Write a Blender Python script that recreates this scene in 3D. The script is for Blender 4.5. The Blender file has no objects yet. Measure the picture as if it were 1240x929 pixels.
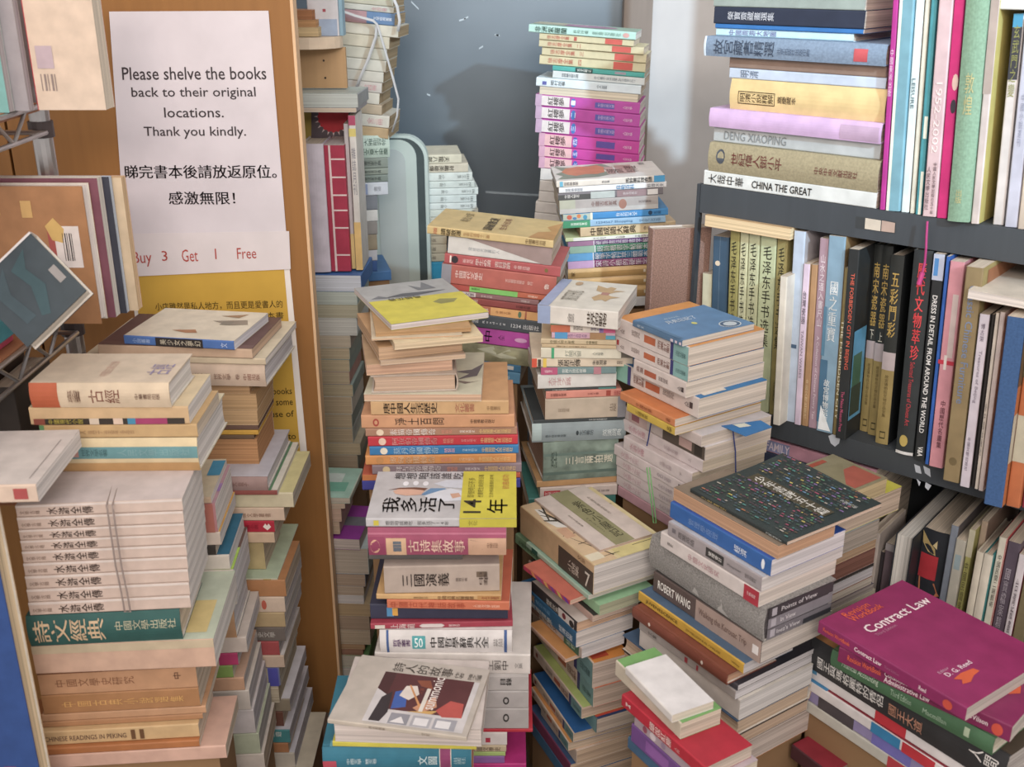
import bpy, math, random
from mathutils import Vector, Matrix

# ------------------------------------------------------------------ camera, world, lamps, exposure
random.seed(7)
SC = bpy.context.scene
COL = SC.collection
IW, IH = 1240.0, 929.0
FPX = 1300.0
PITCH = math.atan(510.5 / FPX)
CAMZ = 1.55
CP, SP = math.cos(PITCH), math.sin(PITCH)

cam = bpy.data.cameras.new('camera')
camo = bpy.data.objects.new('camera', cam)
COL.objects.link(camo)
camo.location = (0, 0, CAMZ)
camo.rotation_euler = (math.pi / 2 - PITCH, 0, 0)
cam.sensor_width = 36.0
cam.lens = FPX / IW * 36.0
cam.clip_start = 0.05
cam.dof.use_dof = True
cam.dof.focus_distance = 2.0
cam.dof.aperture_fstop = 6.3
SC.camera = camo

vs = SC.view_settings
vs.view_transform = 'Standard'
vs.look = 'None'
vs.gamma = 1.0
vs.use_curve_mapping = False
vs.exposure = 0.08

world = bpy.data.worlds.new('world')
SC.world = world
world.use_nodes = True
bg = world.node_tree.nodes['Background']
bg.inputs[0].default_value = (1.0, 0.97, 0.95, 1)
bg.inputs[1].default_value = 0.86


def area(name, loc, aim, size, power, color, sy=None):
    l = bpy.data.lights.new(name, 'AREA')
    l.energy = power
    l.color = color
    l.shape = 'RECTANGLE'
    l.size = size
    l.size_y = sy or size
    o = bpy.data.objects.new(name, l)
    COL.objects.link(o)
    o.location = loc
    d = Vector(aim) - Vector(loc)
    o.rotation_euler = d.to_track_quat('-Z', 'Y').to_euler()
    return o


area('ceiling_and_fill_light', (0.1, 0.5, 2.85), (0.0, 1.6, 0.8), 1.2, 14, (1.0, 0.96, 0.93), 0.5)
area('ceiling_and_fill_light', (-1.3, 0.2, 2.7), (-0.5, 1.5, 0.7), 0.5, 8, (1.0, 0.82, 0.66))
area('ceiling_and_fill_light', (0.15, -1.3, 2.5), (0.0, 1.5, 0.5), 1.6, 78, (1.0, 0.88, 0.80), 0.8)  # added fill lamp behind the camera, brightens the upright faces

sl = bpy.data.lights.new('spot_lamp_light', 'SPOT')
sl.energy = 680
sl.color = (0.62, 0.83, 1.0)
sl.spot_size = math.radians(26)
sl.spot_blend = 0.6
sl.shadow_soft_size = 0.06
so = bpy.data.objects.new('spot_lamp_light', sl)
COL.objects.link(so)
so.location = (2.0, -1.5, 2.9)
so.rotation_euler = (Vector((0.55, 2.6, 1.55)) - Vector(so.location)).to_track_quat('-Z', 'Y').to_euler()

# ------------------------------------------------------------------ helpers


def R(px, py):
    x = (px - IW / 2) / FPX
    y = (py - IH / 2) / FPX
    return Vector((x, CP - y * SP, -SP - y * CP))


def P(px, py, Y):
    d = R(px, py)
    s = Y / d.y
    return Vector((d.x * s, Y, CAMZ + d.z * s))


def Pz(px, py, z):
    d = R(px, py)
    s = (z - CAMZ) / d.z
    return Vector((d.x * s, d.y * s, z))


def proj(p):
    v = Vector((p[0], p[1], p[2] - CAMZ))
    zc = v.y * CP - v.z * SP
    yc = -v.y * SP - v.z * CP
    return (IW / 2 + FPX * v.x / zc, IH / 2 + FPX * yc / zc)


def lin(h):
    h = h.lstrip('#')
    if len(h) == 3:
        h = ''.join(c * 2 for c in h)
    o = []
    for i in (0, 2, 4):
        c = int(h[i:i + 2], 16) / 255
        o.append(c / 12.92 if c <= 0.04045 else ((c + 0.055) / 1.055) ** 2.4)
    g = 0.2126 * o[0] + 0.7152 * o[1] + 0.0722 * o[2]
    return tuple(v + (g - v) * 0.10 for v in o) + (1,)


MATS = {}


def mat(col, rough=0.55, kind='cover'):
    key = (col, rough, kind)
    if key in MATS:
        return MATS[key]
    m = bpy.data.materials.new(kind + '_' + col.lstrip('#'))
    m.use_nodes = True
    nt = m.node_tree
    b = nt.nodes['Principled BSDF']
    c = lin(col)
    b.inputs['Roughness'].default_value = rough
    b.inputs['Specular IOR Level'].default_value = 0.35
    N = nt.nodes.new
    lk = nt.links.new
    tc = N('ShaderNodeTexCoord')
    if kind == 'pages':
        mp = N('ShaderNodeMapping')
        mp.inputs['Scale'].default_value = (2, 2, 420)
        lk(tc.outputs['Object'], mp.inputs[0])
        nz = N('ShaderNodeTexNoise')
        nz.inputs['Scale'].default_value = 1.0
        nz.inputs['Detail'].default_value = 3.0
        lk(mp.outputs[0], nz.inputs[0])
        mx = N('ShaderNodeMix')
        mx.data_type = 'RGBA'
        mx.inputs[6].default_value = [v * 0.62 for v in c[:3]] + [1]
        mx.inputs[7].default_value = [min(1, v * 1.12) for v in c[:3]] + [1]
        rp = N('ShaderNodeMapRange')
        rp.inputs[1].default_value = 0.28
        rp.inputs[2].default_value = 0.62
        lk(nz.outputs[0], rp.inputs[0])
        lk(rp.outputs[0], mx.inputs[0])
        lk(mx.outputs[2], b.inputs['Base Color'])
        b.inputs['Roughness'].default_value = 0.9
        b.inputs['Specular IOR Level'].default_value = 0.1
    elif kind in ('wood', 'plank'):
        mp = N('ShaderNodeMapping')
        mp.inputs['Scale'].default_value = (60, 60, 4) if kind == 'wood' else (6, 60, 60)
        lk(tc.outputs['Object'], mp.inputs[0])
        nz = N('ShaderNodeTexNoise')
        nz.inputs['Scale'].default_value = 1.0
        nz.inputs['Detail'].default_value = 4.0
        lk(mp.outputs[0], nz.inputs[0])
        mx = N('ShaderNodeMix')
        mx.data_type = 'RGBA'
        mx.inputs[6].default_value = [v * 0.82 for v in c[:3]] + [1]
        mx.inputs[7].default_value = [min(1, v * 1.15) for v in c[:3]] + [1]
        lk(nz.outputs[0], mx.inputs[0])
        lk(mx.outputs[2], b.inputs['Base Color'])
    else:
        sc = {'cover': 35.0, 'cloth': 260.0, 'speckle': 420.0, 'mottle': 28.0, 'paint': 8.0, 'metal': 30.0, 'glass': 3.0, 'paper': 14.0}.get(kind, 35.0)
        amp = {'cover': 0.10, 'cloth': 0.13, 'speckle': 0.35, 'mottle': 0.45, 'paint': 0.06, 'metal': 0.1, 'glass': 0.12, 'paper': 0.05}.get(kind, 0.1)
        nz = N('ShaderNodeTexNoise')
        nz.inputs['Scale'].default_value = sc
        nz.inputs['Detail'].default_value = 3.0
        lk(tc.outputs['Object'], nz.inputs[0])
        mx = N('ShaderNodeMix')
        mx.data_type = 'RGBA'
        mx.inputs[6].default_value = [v * (1 - amp) for v in c[:3]] + [1]
        mx.inputs[7].default_value = [min(1, v * (1 + amp)) for v in c[:3]] + [1]
        rp = N('ShaderNodeMapRange')
        rp.inputs[1].default_value = 0.3
        rp.inputs[2].default_value = 0.7
        lk(nz.outputs[0], rp.inputs[0])
        lk(rp.outputs[0], mx.inputs[0])
        lk(mx.outputs[2], b.inputs['Base Color'])
        if kind == 'glass':
            b.inputs['Metallic'].default_value = 0.6
        if kind == 'metal':
            b.inputs['Metallic'].default_value = 0.85
        if kind == 'cloth':
            b.inputs['Roughness'].default_value = 0.85
            b.inputs['Specular IOR Level'].default_value = 0.15
    MATS[key] = m
    return m


def link(name, mesh, parent=None):
    o = bpy.data.objects.new(name, mesh)
    COL.objects.link(o)
    if parent is not None:
        o.parent = parent
    return o


class MB:
    """collects faces with material slots"""

    def __init__(self):
        self.v, self.f, self.mi, self.mats = [], [], [], []

    def slot(self, m):
        if m not in self.mats:
            self.mats.append(m)
        return self.mats.index(m)

    def add(self, vs, fs, m):
        n = len(self.v)
        self.v += [tuple(q) for q in vs]
        k = self.slot(m)
        for f in fs:
            self.f.append([n + i for i in f])
            self.mi.append(k)

    def box(self, a, b, m, M=None):
        x0, y0, z0 = a
        x1, y1, z1 = b
        vs = [Vector(q) for q in ((x0, y0, z0), (x1, y0, z0), (x1, y1, z0), (x0, y1, z0), (x0, y0, z1), (x1, y0, z1), (x1, y1, z1), (x0, y1, z1))]
        if M is not None:
            vs = [M @ q for q in vs]
        self.add(vs, [(0, 3, 2, 1), (4, 5, 6, 7), (0, 1, 5, 4), (1, 2, 6, 5), (2, 3, 7, 6), (3, 0, 4, 7)], m)

    def prism(self, pts, thick, m):
        """polygon of 3-D points pushed back along +Y by thick"""
        n = len(pts)
        vs = [Vector(q) for q in pts] + [Vector(q) + Vector((0, thick, 0)) for q in pts]
        fs = [list(range(n)), list(range(2 * n - 1, n - 1, -1))]
        for i in range(n):
            j = (i + 1) % n
            fs.append([j, i, n + i, n + j])
        self.add(vs, fs, m)

    def tube(self, pts, r, m, n=8, sy=1.0):
        pts = [Vector(p) for p in pts]
        rings = []
        for i, p in enumerate(pts):
            t = (pts[min(i + 1, len(pts) - 1)] - pts[max(i - 1, 0)]).normalized()
            a = t.orthogonal().normalized() if i == 0 else (rings[-1][1] - t * rings[-1][1].dot(t)).normalized()
            rings.append((p, a, t.cross(a)))
        vs = []
        for p, a, b in rings:
            for k in range(n):
                w = 2 * math.pi * k / n
                vs.append(p + a * (r * math.cos(w)) + b * (r * sy * math.sin(w)))
        fs = []
        for i in range(len(pts) - 1):
            for k in range(n):
                fs.append((i * n + k, i * n + (k + 1) % n, (i + 1) * n + (k + 1) % n, (i + 1) * n + k))
        fs.append(list(range(n))[::-1])
        fs.append([len(vs) - n + k for k in range(n)])
        self.add(vs, fs, m)

    def build(self, name, parent=None, smooth=False):
        me = bpy.data.meshes.new(name)
        me.from_pydata(self.v, [], self.f)
        for m in self.mats:
            me.materials.append(m)
        me.polygons.foreach_set('material_index', self.mi)
        if smooth:
            me.polygons.foreach_set('use_smooth', [True] * len(self.f))
        me.update()
        return link(name, me, parent)


def tag(o, label, cat, group=None, kind=None):
    o['label'] = label
    o['category'] = cat
    if group:
        o['group'] = group
    if kind:
        o['kind'] = kind
    return o


def struct(o, label=None):
    o['kind'] = 'structure'
    if label:
        o['label'] = label
    return o


def empty(name, M):
    o = bpy.data.objects.new(name, None)
    o.empty_display_size = 0.02
    COL.objects.link(o)
    o.matrix_world = M
    return o


# lettering: every string becomes one flat mesh, made once and fitted where it stands
TXT = {}
WANT = {}
PENDING = []


def want(s, bold):
    k = (s, bold)
    if k not in WANT:
        cu = bpy.data.curves.new('lettering', 'FONT')
        cu.body = s
        cu.resolution_u = 2
        cu.offset = 0.006 * bold if ord(s[0]) < 0x2000 else 0.0
        cu.align_x = 'CENTER'
        o = bpy.data.objects.new('lettering', cu)
        COL.objects.link(o)
        WANT[k] = o
    return k


def vert(s):
    return '\n'.join(s)


def lettering(parent, items):
    """items: (string, bold, f(tx, ty) -> local point, colour); tx, ty run 0..1 over the string's box, or uniformly when fitted"""
    PENDING.append((parent, [(want(s, b), s, fn, c) for s, b, fn, c in items]))


def flush_lettering():
    dg = bpy.context.evaluated_depsgraph_get()
    dg.update()
    for k, o in WANT.items():
        me = bpy.data.meshes.new_from_object(o.evaluated_get(dg))
        vs = [v.co.copy() for v in me.vertices]
        fs = [list(p.vertices) for p in me.polygons]
        if vs:
            x0 = min(v.x for v in vs)
            x1 = max(v.x for v in vs)
            y0 = min(v.y for v in vs)
            y1 = max(v.y for v in vs)
            TXT[k] = ([((v.x - x0) / max(x1 - x0, 1e-6), (v.y - y0) / max(y1 - y0, 1e-6)) for v in vs], fs)
        bpy.data.meshes.remove(me)
    for o in WANT.values():
        cu = o.data
        bpy.data.objects.remove(o)
        bpy.data.curves.remove(cu)
    for parent, items in PENDING:
        for k, s, fn, c in items:
            mb = MB()
            if k not in TXT:
                continue
            vs, fs = TXT[k]
            w = 0.016 / (1 if '\n' in s else len(s))
            for sh in ((0,) if k[1] < 2 or ord(s[0]) < 0x2000 else (-w, w)):
                mb.add([fn(a + sh, b) for a, b in vs], fs, mat(c, 0.5))
            mb.build('lettering', parent)


# ------------------------------------------------------------------ one book


def book_mesh(root, L, W, T, spine, front, back, pages, hard, kind, rough, curl=0.0, inner='#c9c2b8', wave=0.0):
    """x along the spine (0 = head), y from spine to fore-edge, z from back cover to front cover"""
    ms, mf, mb_, mi = mat(spine, rough, kind), mat(front, rough, kind), mat(back, rough, kind), mat(inner, 0.8)
    t = 0.0024 if hard else 0.0007
    t = min(t, T * 0.2)
    prof = [(W, 0.0, 'b')]
    if hard:
        bul = min(0.10 * T, 0.005)
        prof.append((0.006, 0.0, 'b'))
        prof.append((0.003, 0.0006, 's'))
        n = 8
        for i in range(n + 1):
            w = i / n
            prof.append((-bul * math.sin(math.pi * w) , T * w, 's'))
        prof.append((0.003, T - 0.0006, 'f'))
        prof.append((0.006, T, 'f'))
        prof.append((W, T, 'e'))
    else:
        r = min(T * 0.22, 0.0022)
        prof.append((r, 0.0, 's'))
        for i in range(1, 4):
            a = math.pi / 2 * i / 3
            prof.append((r - r * math.sin(a), r - r * math.cos(a), 's'))
        for i in range(0, 4):
            a = math.pi / 2 * i / 3
            prof.append((r - r * math.cos(a), T - r + r * math.sin(a), 's' if i < 3 else 'f'))
        for q in (0.3, 0.35, 0.6, 0.8, 0.92):
            prof.append((W * q, T, 'f'))
        prof.append((W, T, 'e'))
    n = len(prof)
    inn = []
    for i, (y, z, _) in enumerate(prof):
        if i == 0:
            inn.append((W, t))
        elif i == n - 1:
            inn.append((W, T - t))
        else:
            inn.append((max(y, t if z < T - 1e-6 and z > 1e-6 else y) if not (0 < z < T) else y + t, min(max(z, t), T - t)))
    nx = 6 if (curl or wave) else 1

    def bend(x, y, z):
        if curl and z > T * 0.5:
            z += curl * max(0, (y / W - 0.3) / 0.7) ** 2 * (0.55 + 0.45 * math.cos(x / L * 3.0))
        if wave and z > T * 0.5:
            z += wave * math.sin(x / L * 5.0 + 1) * (y / W)
        return (x, y, z)
    mb = MB()
    vs = []
    for i in range(nx + 1):
        x = L * i / nx
        for y, z, _ in prof:
            vs.append(bend(x, y, z))
        for y, z in inn:
            vs.append(bend(x, y, z))
    k = 2 * n
    groups = {'b': [], 's': [], 'f': [], 'i': []}
    for s in range(nx):
        a, c = s * k, (s + 1) * k
        for i in range(n - 1):
            g = prof[i][2]
            groups[g].append((a + i, a + i + 1, c + i + 1, c + i))
            groups['i'].append((a + n + i + 1, a + n + i, c + n + i, c + n + i + 1))
        groups['b'].append((a, c, c + n, a + n))
        groups['f'].append((a + n - 1, a + 2 * n - 1, c + 2 * n - 1, c + n - 1))
    for a, rev in ((0, False), (nx * k, True)):
        for i in range(n - 1):
            q = (a + i, a + n + i, a + n + i + 1, a + i + 1)
            groups[prof[i][2]].append(q[::-1] if rev else q)
    base = len(mb.v)
    mb.v += vs
    for g, m in (('b', mb_), ('s', ms), ('f', mf), ('i', mi)):
        sl = mb.slot(m)
        for f in groups[g]:
            mb.f.append(list(f))
            mb.mi.append(sl)
    mb.build('cover', root)
    # page block
    ov = 0.003 if hard else 0.0003
    pm = mat(pages, 0.9, 'pages')
    pb = MB()
    x0, x1, y0, y1, z0, z1 = ov, L - ov, t + 0.0002, W - ov, t, T - t
    m = 6 if hard else 1
    vs = []
    for x in (x0, x1):
        vs.append((x, y0, z0))
        for i in range(m + 1):
            w = i / m
            d = min(0.12 * T, 0.006) * math.sin(math.pi * w) if hard else 0
            vs.append((x, y1 - d, z0 + (z1 - z0) * w))
        vs.append((x, y0, z1))
    c = m + 3
    fs = [list(range(c)), [2 * c - 1 - i for i in range(c)]]
    fs[0] = fs[0][::-1]
    fs[1] = fs[1][::-1]
    for i in range(c):
        j = (i + 1) % c
        fs.append((i, j, c + j, c + i))
    pb.add(vs, fs, pm)
    pb.build('page_block', root)


def decorate(root, L, W, T, texts, bands, flip=False, hard=False, curl=0.0):
    """texts / bands on the spine ('s') or the front cover ('f'); u along the spine, v over the thickness or from spine to fore-edge"""
    eps = 0.0005
    bul = min(0.10 * T, 0.005) if hard else 0.0

    def S(u, v):
        if flip:
            u, v = 1 - u, 1 - v
        return (u * L, -eps - bul * math.sin(math.pi * min(max(v, 0), 1)), v * T)

    def Fc(u, v):
        if flip == 2:
            u, v = 1 - u, 1 - v
        dz = 0.0
        if curl:
            kn = [(q, curl * max(0, (q - 0.3) / 0.7) ** 2) for q in (0, 0.3, 0.35, 0.6, 0.8, 0.92, 1.0)]
            for (a, za), (b, zb) in zip(kn, kn[1:]):
                if a <= v <= b:
                    dz = za + (zb - za) * (v - a) / (b - a)
            dz = dz * (0.55 + 0.45 * math.cos(u * 3.0)) + 0.0006
        return (u * L, v * W, T + eps + dz)
    if bands:
        pic = MB()
        nsp = sum(1 for q in bands if q[0] == 's')
        n = 0
        for bnd in bands:
            n += 1
            face = bnd[0]
            fn = S if face == 's' else Fc
            c = mat(bnd[-1], 0.5, 'cover')
            mb = pic if face == 'f' or nsp > 9 else MB()
            dz = n * 0.00001
            polys = []
            if len(bnd) == 6:
                _, u0, u1, v0, v1, _c = bnd
                steps = 6 if (face == 's' and hard) else 1
                for i in range(steps):
                    a = v0 + (v1 - v0) * i / steps
                    b = v0 + (v1 - v0) * (i + 1) / steps
                    polys.append([fn(u0, a), fn(u1, a), fn(u1, b), fn(u0, b)])
            else:
                polys.append([fn(u, v) for u, v in bnd[1]])
            for q in polys:
                q = [(p[0], p[1] - (dz if face == 's' else 0), p[2] + (dz if face == 'f' else 0)) for p in q]
                mb.add(q, [list(range(len(q)))], c)
            if mb is not pic:
                mb.build('spine_band' if len(bnd) == 6 else 'spine_emblem', root)
        if pic.v:
            pic.build('cover_print' if nsp <= 9 else 'spine_print', root)
    if texts:
        items = []
        for tx in texts:
            face, s, u0, u1, v0, v1, c = tx[:7]
            mode = tx[7] if len(tx) > 7 else ('c' if ord(s[0]) > 0x2000 else 'e')
            bold = tx[8] if len(tx) > 8 else 1
            e2 = 0.0004
            if face == 's':
                if mode == 'c':
                    def fn(a, b, u0=u0, u1=u1, v0=v0, v1=v1):
                        p = S(u0 + (u1 - u0) * (1 - b), v0 + (v1 - v0) * a)
                        return (p[0], p[1] - e2, p[2])
                    items.append((vert(s), bold, fn, c))
                else:
                    def fn(a, b, u0=u0, u1=u1, v0=v0, v1=v1):
                        p = S(u0 + (u1 - u0) * a, v0 + (v1 - v0) * b)
                        return (p[0], p[1] - e2, p[2])
                    items.append((s, bold, fn, c))
            else:
                # on the cover the head of every glyph points to u = 0
                def fn(a, b, u0=u0, u1=u1, v0=v0, v1=v1):
                    p = Fc(u0 + (u1 - u0) * (1 - b), v0 + (v1 - v0) * a)
                    return (p[0], p[1], p[2] + e2)
                items.append((vert(s) if mode == 'c' else s, bold, fn, c))
        lettering(root, items)


def make_book(M, L, W, T, col, label, group, front=None, back=None, pages='#c8b9a6', hard=False, kind='cover', rough=0.5,
              t=None, b=None, flip=False, curl=0.0, wave=0.0, name=None, cat='book'):
    if name is None:
        name = 'magazine' if 'magazine' in label or 'brochure' in label else 'booklet' if 'booklet' in label else 'volume' if 'volume' in label else 'hardback' if hard else 'paperback'
    root = empty(name, M)
    tag(root, label, cat, group)
    book_mesh(root, L, W, T, col, front or col, back or front or col, pages, hard, kind, rough, curl, wave=wave)
    decorate(root, L, W, T, t, b, flip, hard, curl)
    return root


ORD = ['topmost', 'second', 'third', 'fourth', 'fifth', 'sixth', 'seventh', 'eighth', 'ninth', 'tenth', 'eleventh', 'twelfth', 'thirteenth', 'fourteenth', 'fifteenth',
       'sixteenth', 'seventeenth', 'eighteenth', 'nineteenth', 'twentieth', 'twenty-first', 'twenty-second', 'twenty-third', 'twenty-fourth', 'twenty-fifth',
       'twenty-sixth', 'twenty-seventh', 'twenty-eighth', 'twenty-ninth', 'thirtieth', 'thirty-first', 'thirty-second', 'thirty-third', 'thirty-fourth', 'thirty-fifth', 'thirty-sixth', 'thirty-seventh']


class Stack:
    def __init__(s, phrase, Y, ytop, a=90.0, tilt=0.0, W=0.15):
        s.phrase, s.Y, s.ytop, s.a, s.tilt, s.W = phrase, Y, ytop, a, math.radians(tilt), W
        s.it = []
        s.out = []

    def F(s, yb, xl, xr, col, desc, d=0.0, W=None, show='r', dy=0.0, **k):
        """spine (or another edge) towards the viewer from xl to xr; yb at its first end; d = yaw"""
        s.it.append((yb, None, xl, xr, 90.0 - d, W or s.W, col, desc, show, dy, k))
        return s

    def K(s, yb, xl, xc, xr, col, desc, a=None, W=None, show='s', dy=0.0, **k):
        """a corner towards the viewer at xc, faces running to xl and xr"""
        s.it.append((yb, xl, xc, xr, a if a is not None else s.a, W or s.W, col, desc, show, dy, k))
        return s

    def build(s, base=0.0):
        last = s.it[-1]
        O = P(last[2], last[0], s.Y)
        Rm = Matrix.Rotation(s.tilt, 3, 'Y')
        Ri = Rm.transposed()

        def loc(px, py, Y):
            return Ri @ (P(px, py, Y) - O)

        def solve(c, d, tx):
            lo, hi = 0.0, 0.6
            sgn = 1 if proj(O + Rm @ (c + d * 0.1))[0] > proj(O + Rm @ c)[0] else -1
            for _ in range(40):
                m = (lo + hi) / 2
                x = proj(O + Rm @ (c + d * m))[0]
                if (x - tx) * sgn < 0:
                    lo = m
                else:
                    hi = m
            return (lo + hi) / 2
        f0 = s.it[0]
        ztop = loc(f0[2], s.ytop, s.Y + f0[9]).z
        first = None
        corners = []
        for n, (yb, xl, xc, xr, a, W, col, desc, show, dy, k) in enumerate(s.it):
            c = loc(xc, yb, s.Y + dy)
            T = ztop - c.z
            if T < 0.003:
                T = 0.003
                c.z = ztop - T
            ar = math.radians(a)
            u = Vector((-math.cos(ar), math.sin(ar), 0))
            v = Vector((math.sin(ar), math.cos(ar), 0))
            lu = solve(c, u, xl) if xl is not None else W
            lv = solve(c, v, xr) if xr is not None else W
            lu = min(max(lu, 0.07), 0.34)
            lv = min(max(lv, 0.07), 0.34)
            if show == 's':
                o, x, y, L, Wd = c + u * lu, -u, v, lu, lv
            elif show == 'r':
                o, x, y, L, Wd = c, v, u, lv, lu
            elif show == 'f':
                o, x, y, L, Wd = c + v * lv, u, -v, lu, lv
            else:
                o, x, y, L, Wd = c + u * lu + v * lv, -v, -u, lv, lu
            M3 = Matrix((x, y, Vector((0, 0, 1)))).transposed()
            M = Matrix.Translation(O + Rm @ (o + Vector((0, 0, 0.00015)))) @ (Rm @ M3).to_4x4()
            Tb = max(T - 0.0004, T * 0.9)
            kk = dict(k)
            lab = desc + ', ' + ORD[min(n, 36)] + ' of the ' + s.phrase
            s.out.append((make_book(M, L, Wd, Tb, col, lab, 'books in the ' + s.phrase, **kk), L, Wd, Tb))
            if first is None:
                first = (O + Rm @ (c + Vector((0, 0, T)))).z
            ztop = c.z
            for q in (c, c + u * lu, c + v * lv, c + u * lu + v * lv):
                w = O + Rm @ q
                corners.append(w)
        ws = corners[-4:]
        s.foot(ws, min(w.z for w in ws), base)
        return first

    def foot(s, ws, z, base):
        z -= 0.0005
        if z - base < 0.012:
            return
        c = sum(ws, Vector()) / 4
        pts = [c + (w - c) * 0.92 for w in ws]
        # order round: c, c+u, c+u+v, c+v
        pts = [pts[0], pts[1], pts[3], pts[2]]
        mb = MB()
        m = mat('#8a6a48', 0.85, 'paper')
        vs = [(p.x, p.y, base) for p in pts] + [(p.x, p.y, z) for p in pts]
        fs = [(0, 1, 2, 3), (7, 6, 5, 4)] + [((i + 1) % 4, i, 4 + i, 4 + (i + 1) % 4) for i in range(4)]
        mb.add(vs, fs, m)
        root = mb.build('cardboard_box')
        tag(root, 'brown cardboard box under the ' + s.phrase, 'box', 'cardboard boxes under the stacks')
        tp = MB()
        a = (pts[0] + pts[1]) / 2 - c
        b = (pts[2] + pts[3]) / 2 - c
        q = (pts[1] - pts[0]).normalized() * 0.02
        t0, t1 = c + a * 0.98, c + b * 0.98
        tp.add([(p.x, p.y, z + 0.0003) for p in (t0 - q, t0 + q, t1 + q, t1 - q)], [(0, 1, 2, 3)], mat('#a98a5a', 0.3))
        tp.build('tape', root)


# ------------------------------------------------------------------ the room: floor, back wall, dark window
YW = 2.85
f = MB()
f.box((-3, -0.5, -0.05), (3, 3.2, 0.0), mat('#6b5a4c', 0.7, 'wood'))
struct(f.build('floor'))
XM = P(783, 150, YW).x
w = MB()
w.box((XM, YW, 0), (3, YW + 0.1, 2.9), mat('#c9c6c4', 0.85, 'paint'))
struct(w.build('wall_back'))
w = MB()
w.box((-3, YW + 0.02, 0), (XM - 0.07, YW + 0.06, 2.9), mat('#74818b', 0.3, 'glass'))
struct(w.build('window_1'))
w = MB()
w.box((XM - 0.072, YW - 0.03, 0), (XM - 0.001, YW + 0.07, 2.9), mat('#8d8076', 0.7, 'wood'))
struct(w.build('trim_1'))
# reflections painted on the pane: a ledge line and pale specks
sc_ = MB()
a, b = P(588, 234, YW + 0.019), P(655, 238, YW + 0.019)
sc_.add([(a.x, a.y, a.z), (b.x, b.y, b.z), (b.x, b.y, b.z + 0.006), (a.x, a.y, a.z + 0.006)], [(0, 1, 2, 3)], mat('#8f9ca4', 0.5))
for (x, y, l, q) in ((556, 26, 8, .3), (562, 24, 5, .5), (498, 3, 9, -1), (517, 115, 4, -.4), (599, 43, 6, -.2), (600, 44, 4, .1), (580, 60, 5, .6)):
    a, b = P(x, y, YW + 0.0185), P(x + l, y - l * q, YW + 0.0185)
    n = Vector((0, 0, 0.004))
    sc_.add([a, b, b + n, a + n], [(0, 1, 2, 3)], mat('#b9c4ca', 0.5))
o = sc_.build('painted_reflections')
struct(o)
# ------------------------------------------------------------------ brown plank panel with the notices
YP = 1.95
XP = -0.195 * YP
pl = MB()
wd = mat('#96662f', 0.5, 'wood')
pl.box((-1.35, YP, 0), (-0.905, YP + 0.02, 2.4), wd)
pl.box((-0.9, YP, 0), (XP, YP + 0.02, 2.4), wd)
pl.box((-1.35, YP + 0.02, 0), (XP, YP + 0.03, 2.4), mat('#7f5028', 0.6, 'wood'))
bp = pl.build('bookcase')
tag(bp, 'brown wooden bookcase side carrying the white notice', 'bookcase')
ed = MB()
ed.box((XP, YP - 0.001, 0), (XP + 0.005, YP + 0.031, 2.4), mat('#d9b48a', 0.5, 'wood'))
ed.build('edge_strip', bp)


def sheet(name, quad, Y, col, label, cat, thick=0.0006):
    mb = MB()
    mb.prism([P(x, y, Y) for x, y in quad], thick, mat(col, 0.6, 'paper'))
    return tag(mb.build(name), label, cat)


def on_sheet(parent, quad, Y, items):
    A, B, C, D = [P(x, y, Y) for x, y in quad]   # top-left, top-right, bottom-right, bottom-left

    def place(u, v):
        t = A.lerp(B, u)
        bt = D.lerp(C, u)
        q = t.lerp(bt, v)
        return (q.x, q.y - 0.0006, q.z)
    lettering(parent, [(s, bo, (lambda a, b, u0=u0, u1=u1, v0=v0, v1=v1: place(u0 + (u1 - u0) * a, v1 + (v0 - v1) * b)), c) for s, u0, u1, v0, v1, c, bo in items])


# yellow notice below
QY = [(157, 322), (350, 318), (373, 561), (182, 566)]
n3 = sheet('paper_notice', QY, YP - 0.0015, '#e6e0da', 'yellow printed notice with white border under the white one', 'notice')
yb_ = MB()
qi = [(161, 330), (344, 326), (364, 553), (190, 558)]
yb_.prism([P(x, y, YP - 0.0022) for x, y in qi], 0.0003, mat('#c9a02c', 0.6, 'paper'))
yb_.build('printed_panel', n3)
on_sheet(n3, qi, YP - 0.0022, [('小店雖然是私人地方，而且更是愛書人的', .12, .97, .155, .195, '#3c3010', 1),
                              ('空間，請愛惜書本，讓每本書', .2, .97, .215, .25, '#3c3010', 1),
                              ('to some', .80, .98, .68, .71, '#3c3010', 1), ('use of', .82, .98, .74, .775, '#3c3010', 1),
                              ('and to', .82, .98, .865, .90, '#3c3010', 1), ('the books', .76, .98, .615, .65, '#3c3010', 1)])
QW = [(132, 14), (325, 13), (348, 300), (152, 300)]
n1 = sheet('paper_notice', QW, YP - 0.0032, '#d3ccd2', 'white printed notice asking to shelve books back', 'notice')
dk = '#3a3236'
on_sheet(n1, QW, YP - 0.0032, [('Please shelve the books', .055, .955, .222, .274, dk, 1), ('back to their original', .105, .88, .304, .356, dk, 1),
                              ('locations.', .30, .67, .388, .43, dk, 1), ('Thank you kindly.', .165, .80, .468, .52, dk, 1),
                              ('睇完書本後請放返原位。', .03, .97, .632, .69, dk, 2), ('感激無限！', .29, .70, .748, .805, dk, 2)])
QB = [(154, 283), (350, 280), (352, 326), (160, 335)]
n2 = sheet('paper_strip', QB, YP - 0.0042, '#d8d0d2', 'white paper strip handwritten in red under the notice', 'notice')
rd = '#b0453c'
on_sheet(n2, QB, YP - 0.0042, [('Buy', .02, .135, .42, .78, rd, 0), ('3', .20, .235, .42, .66, rd, 0), ('Get', .325, .425, .40, .70, rd, 0),
                              ('I', .533, .541, .40, .66, rd, 0), ('Free', .67, .79, .40, .68, rd, 0)])

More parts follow.
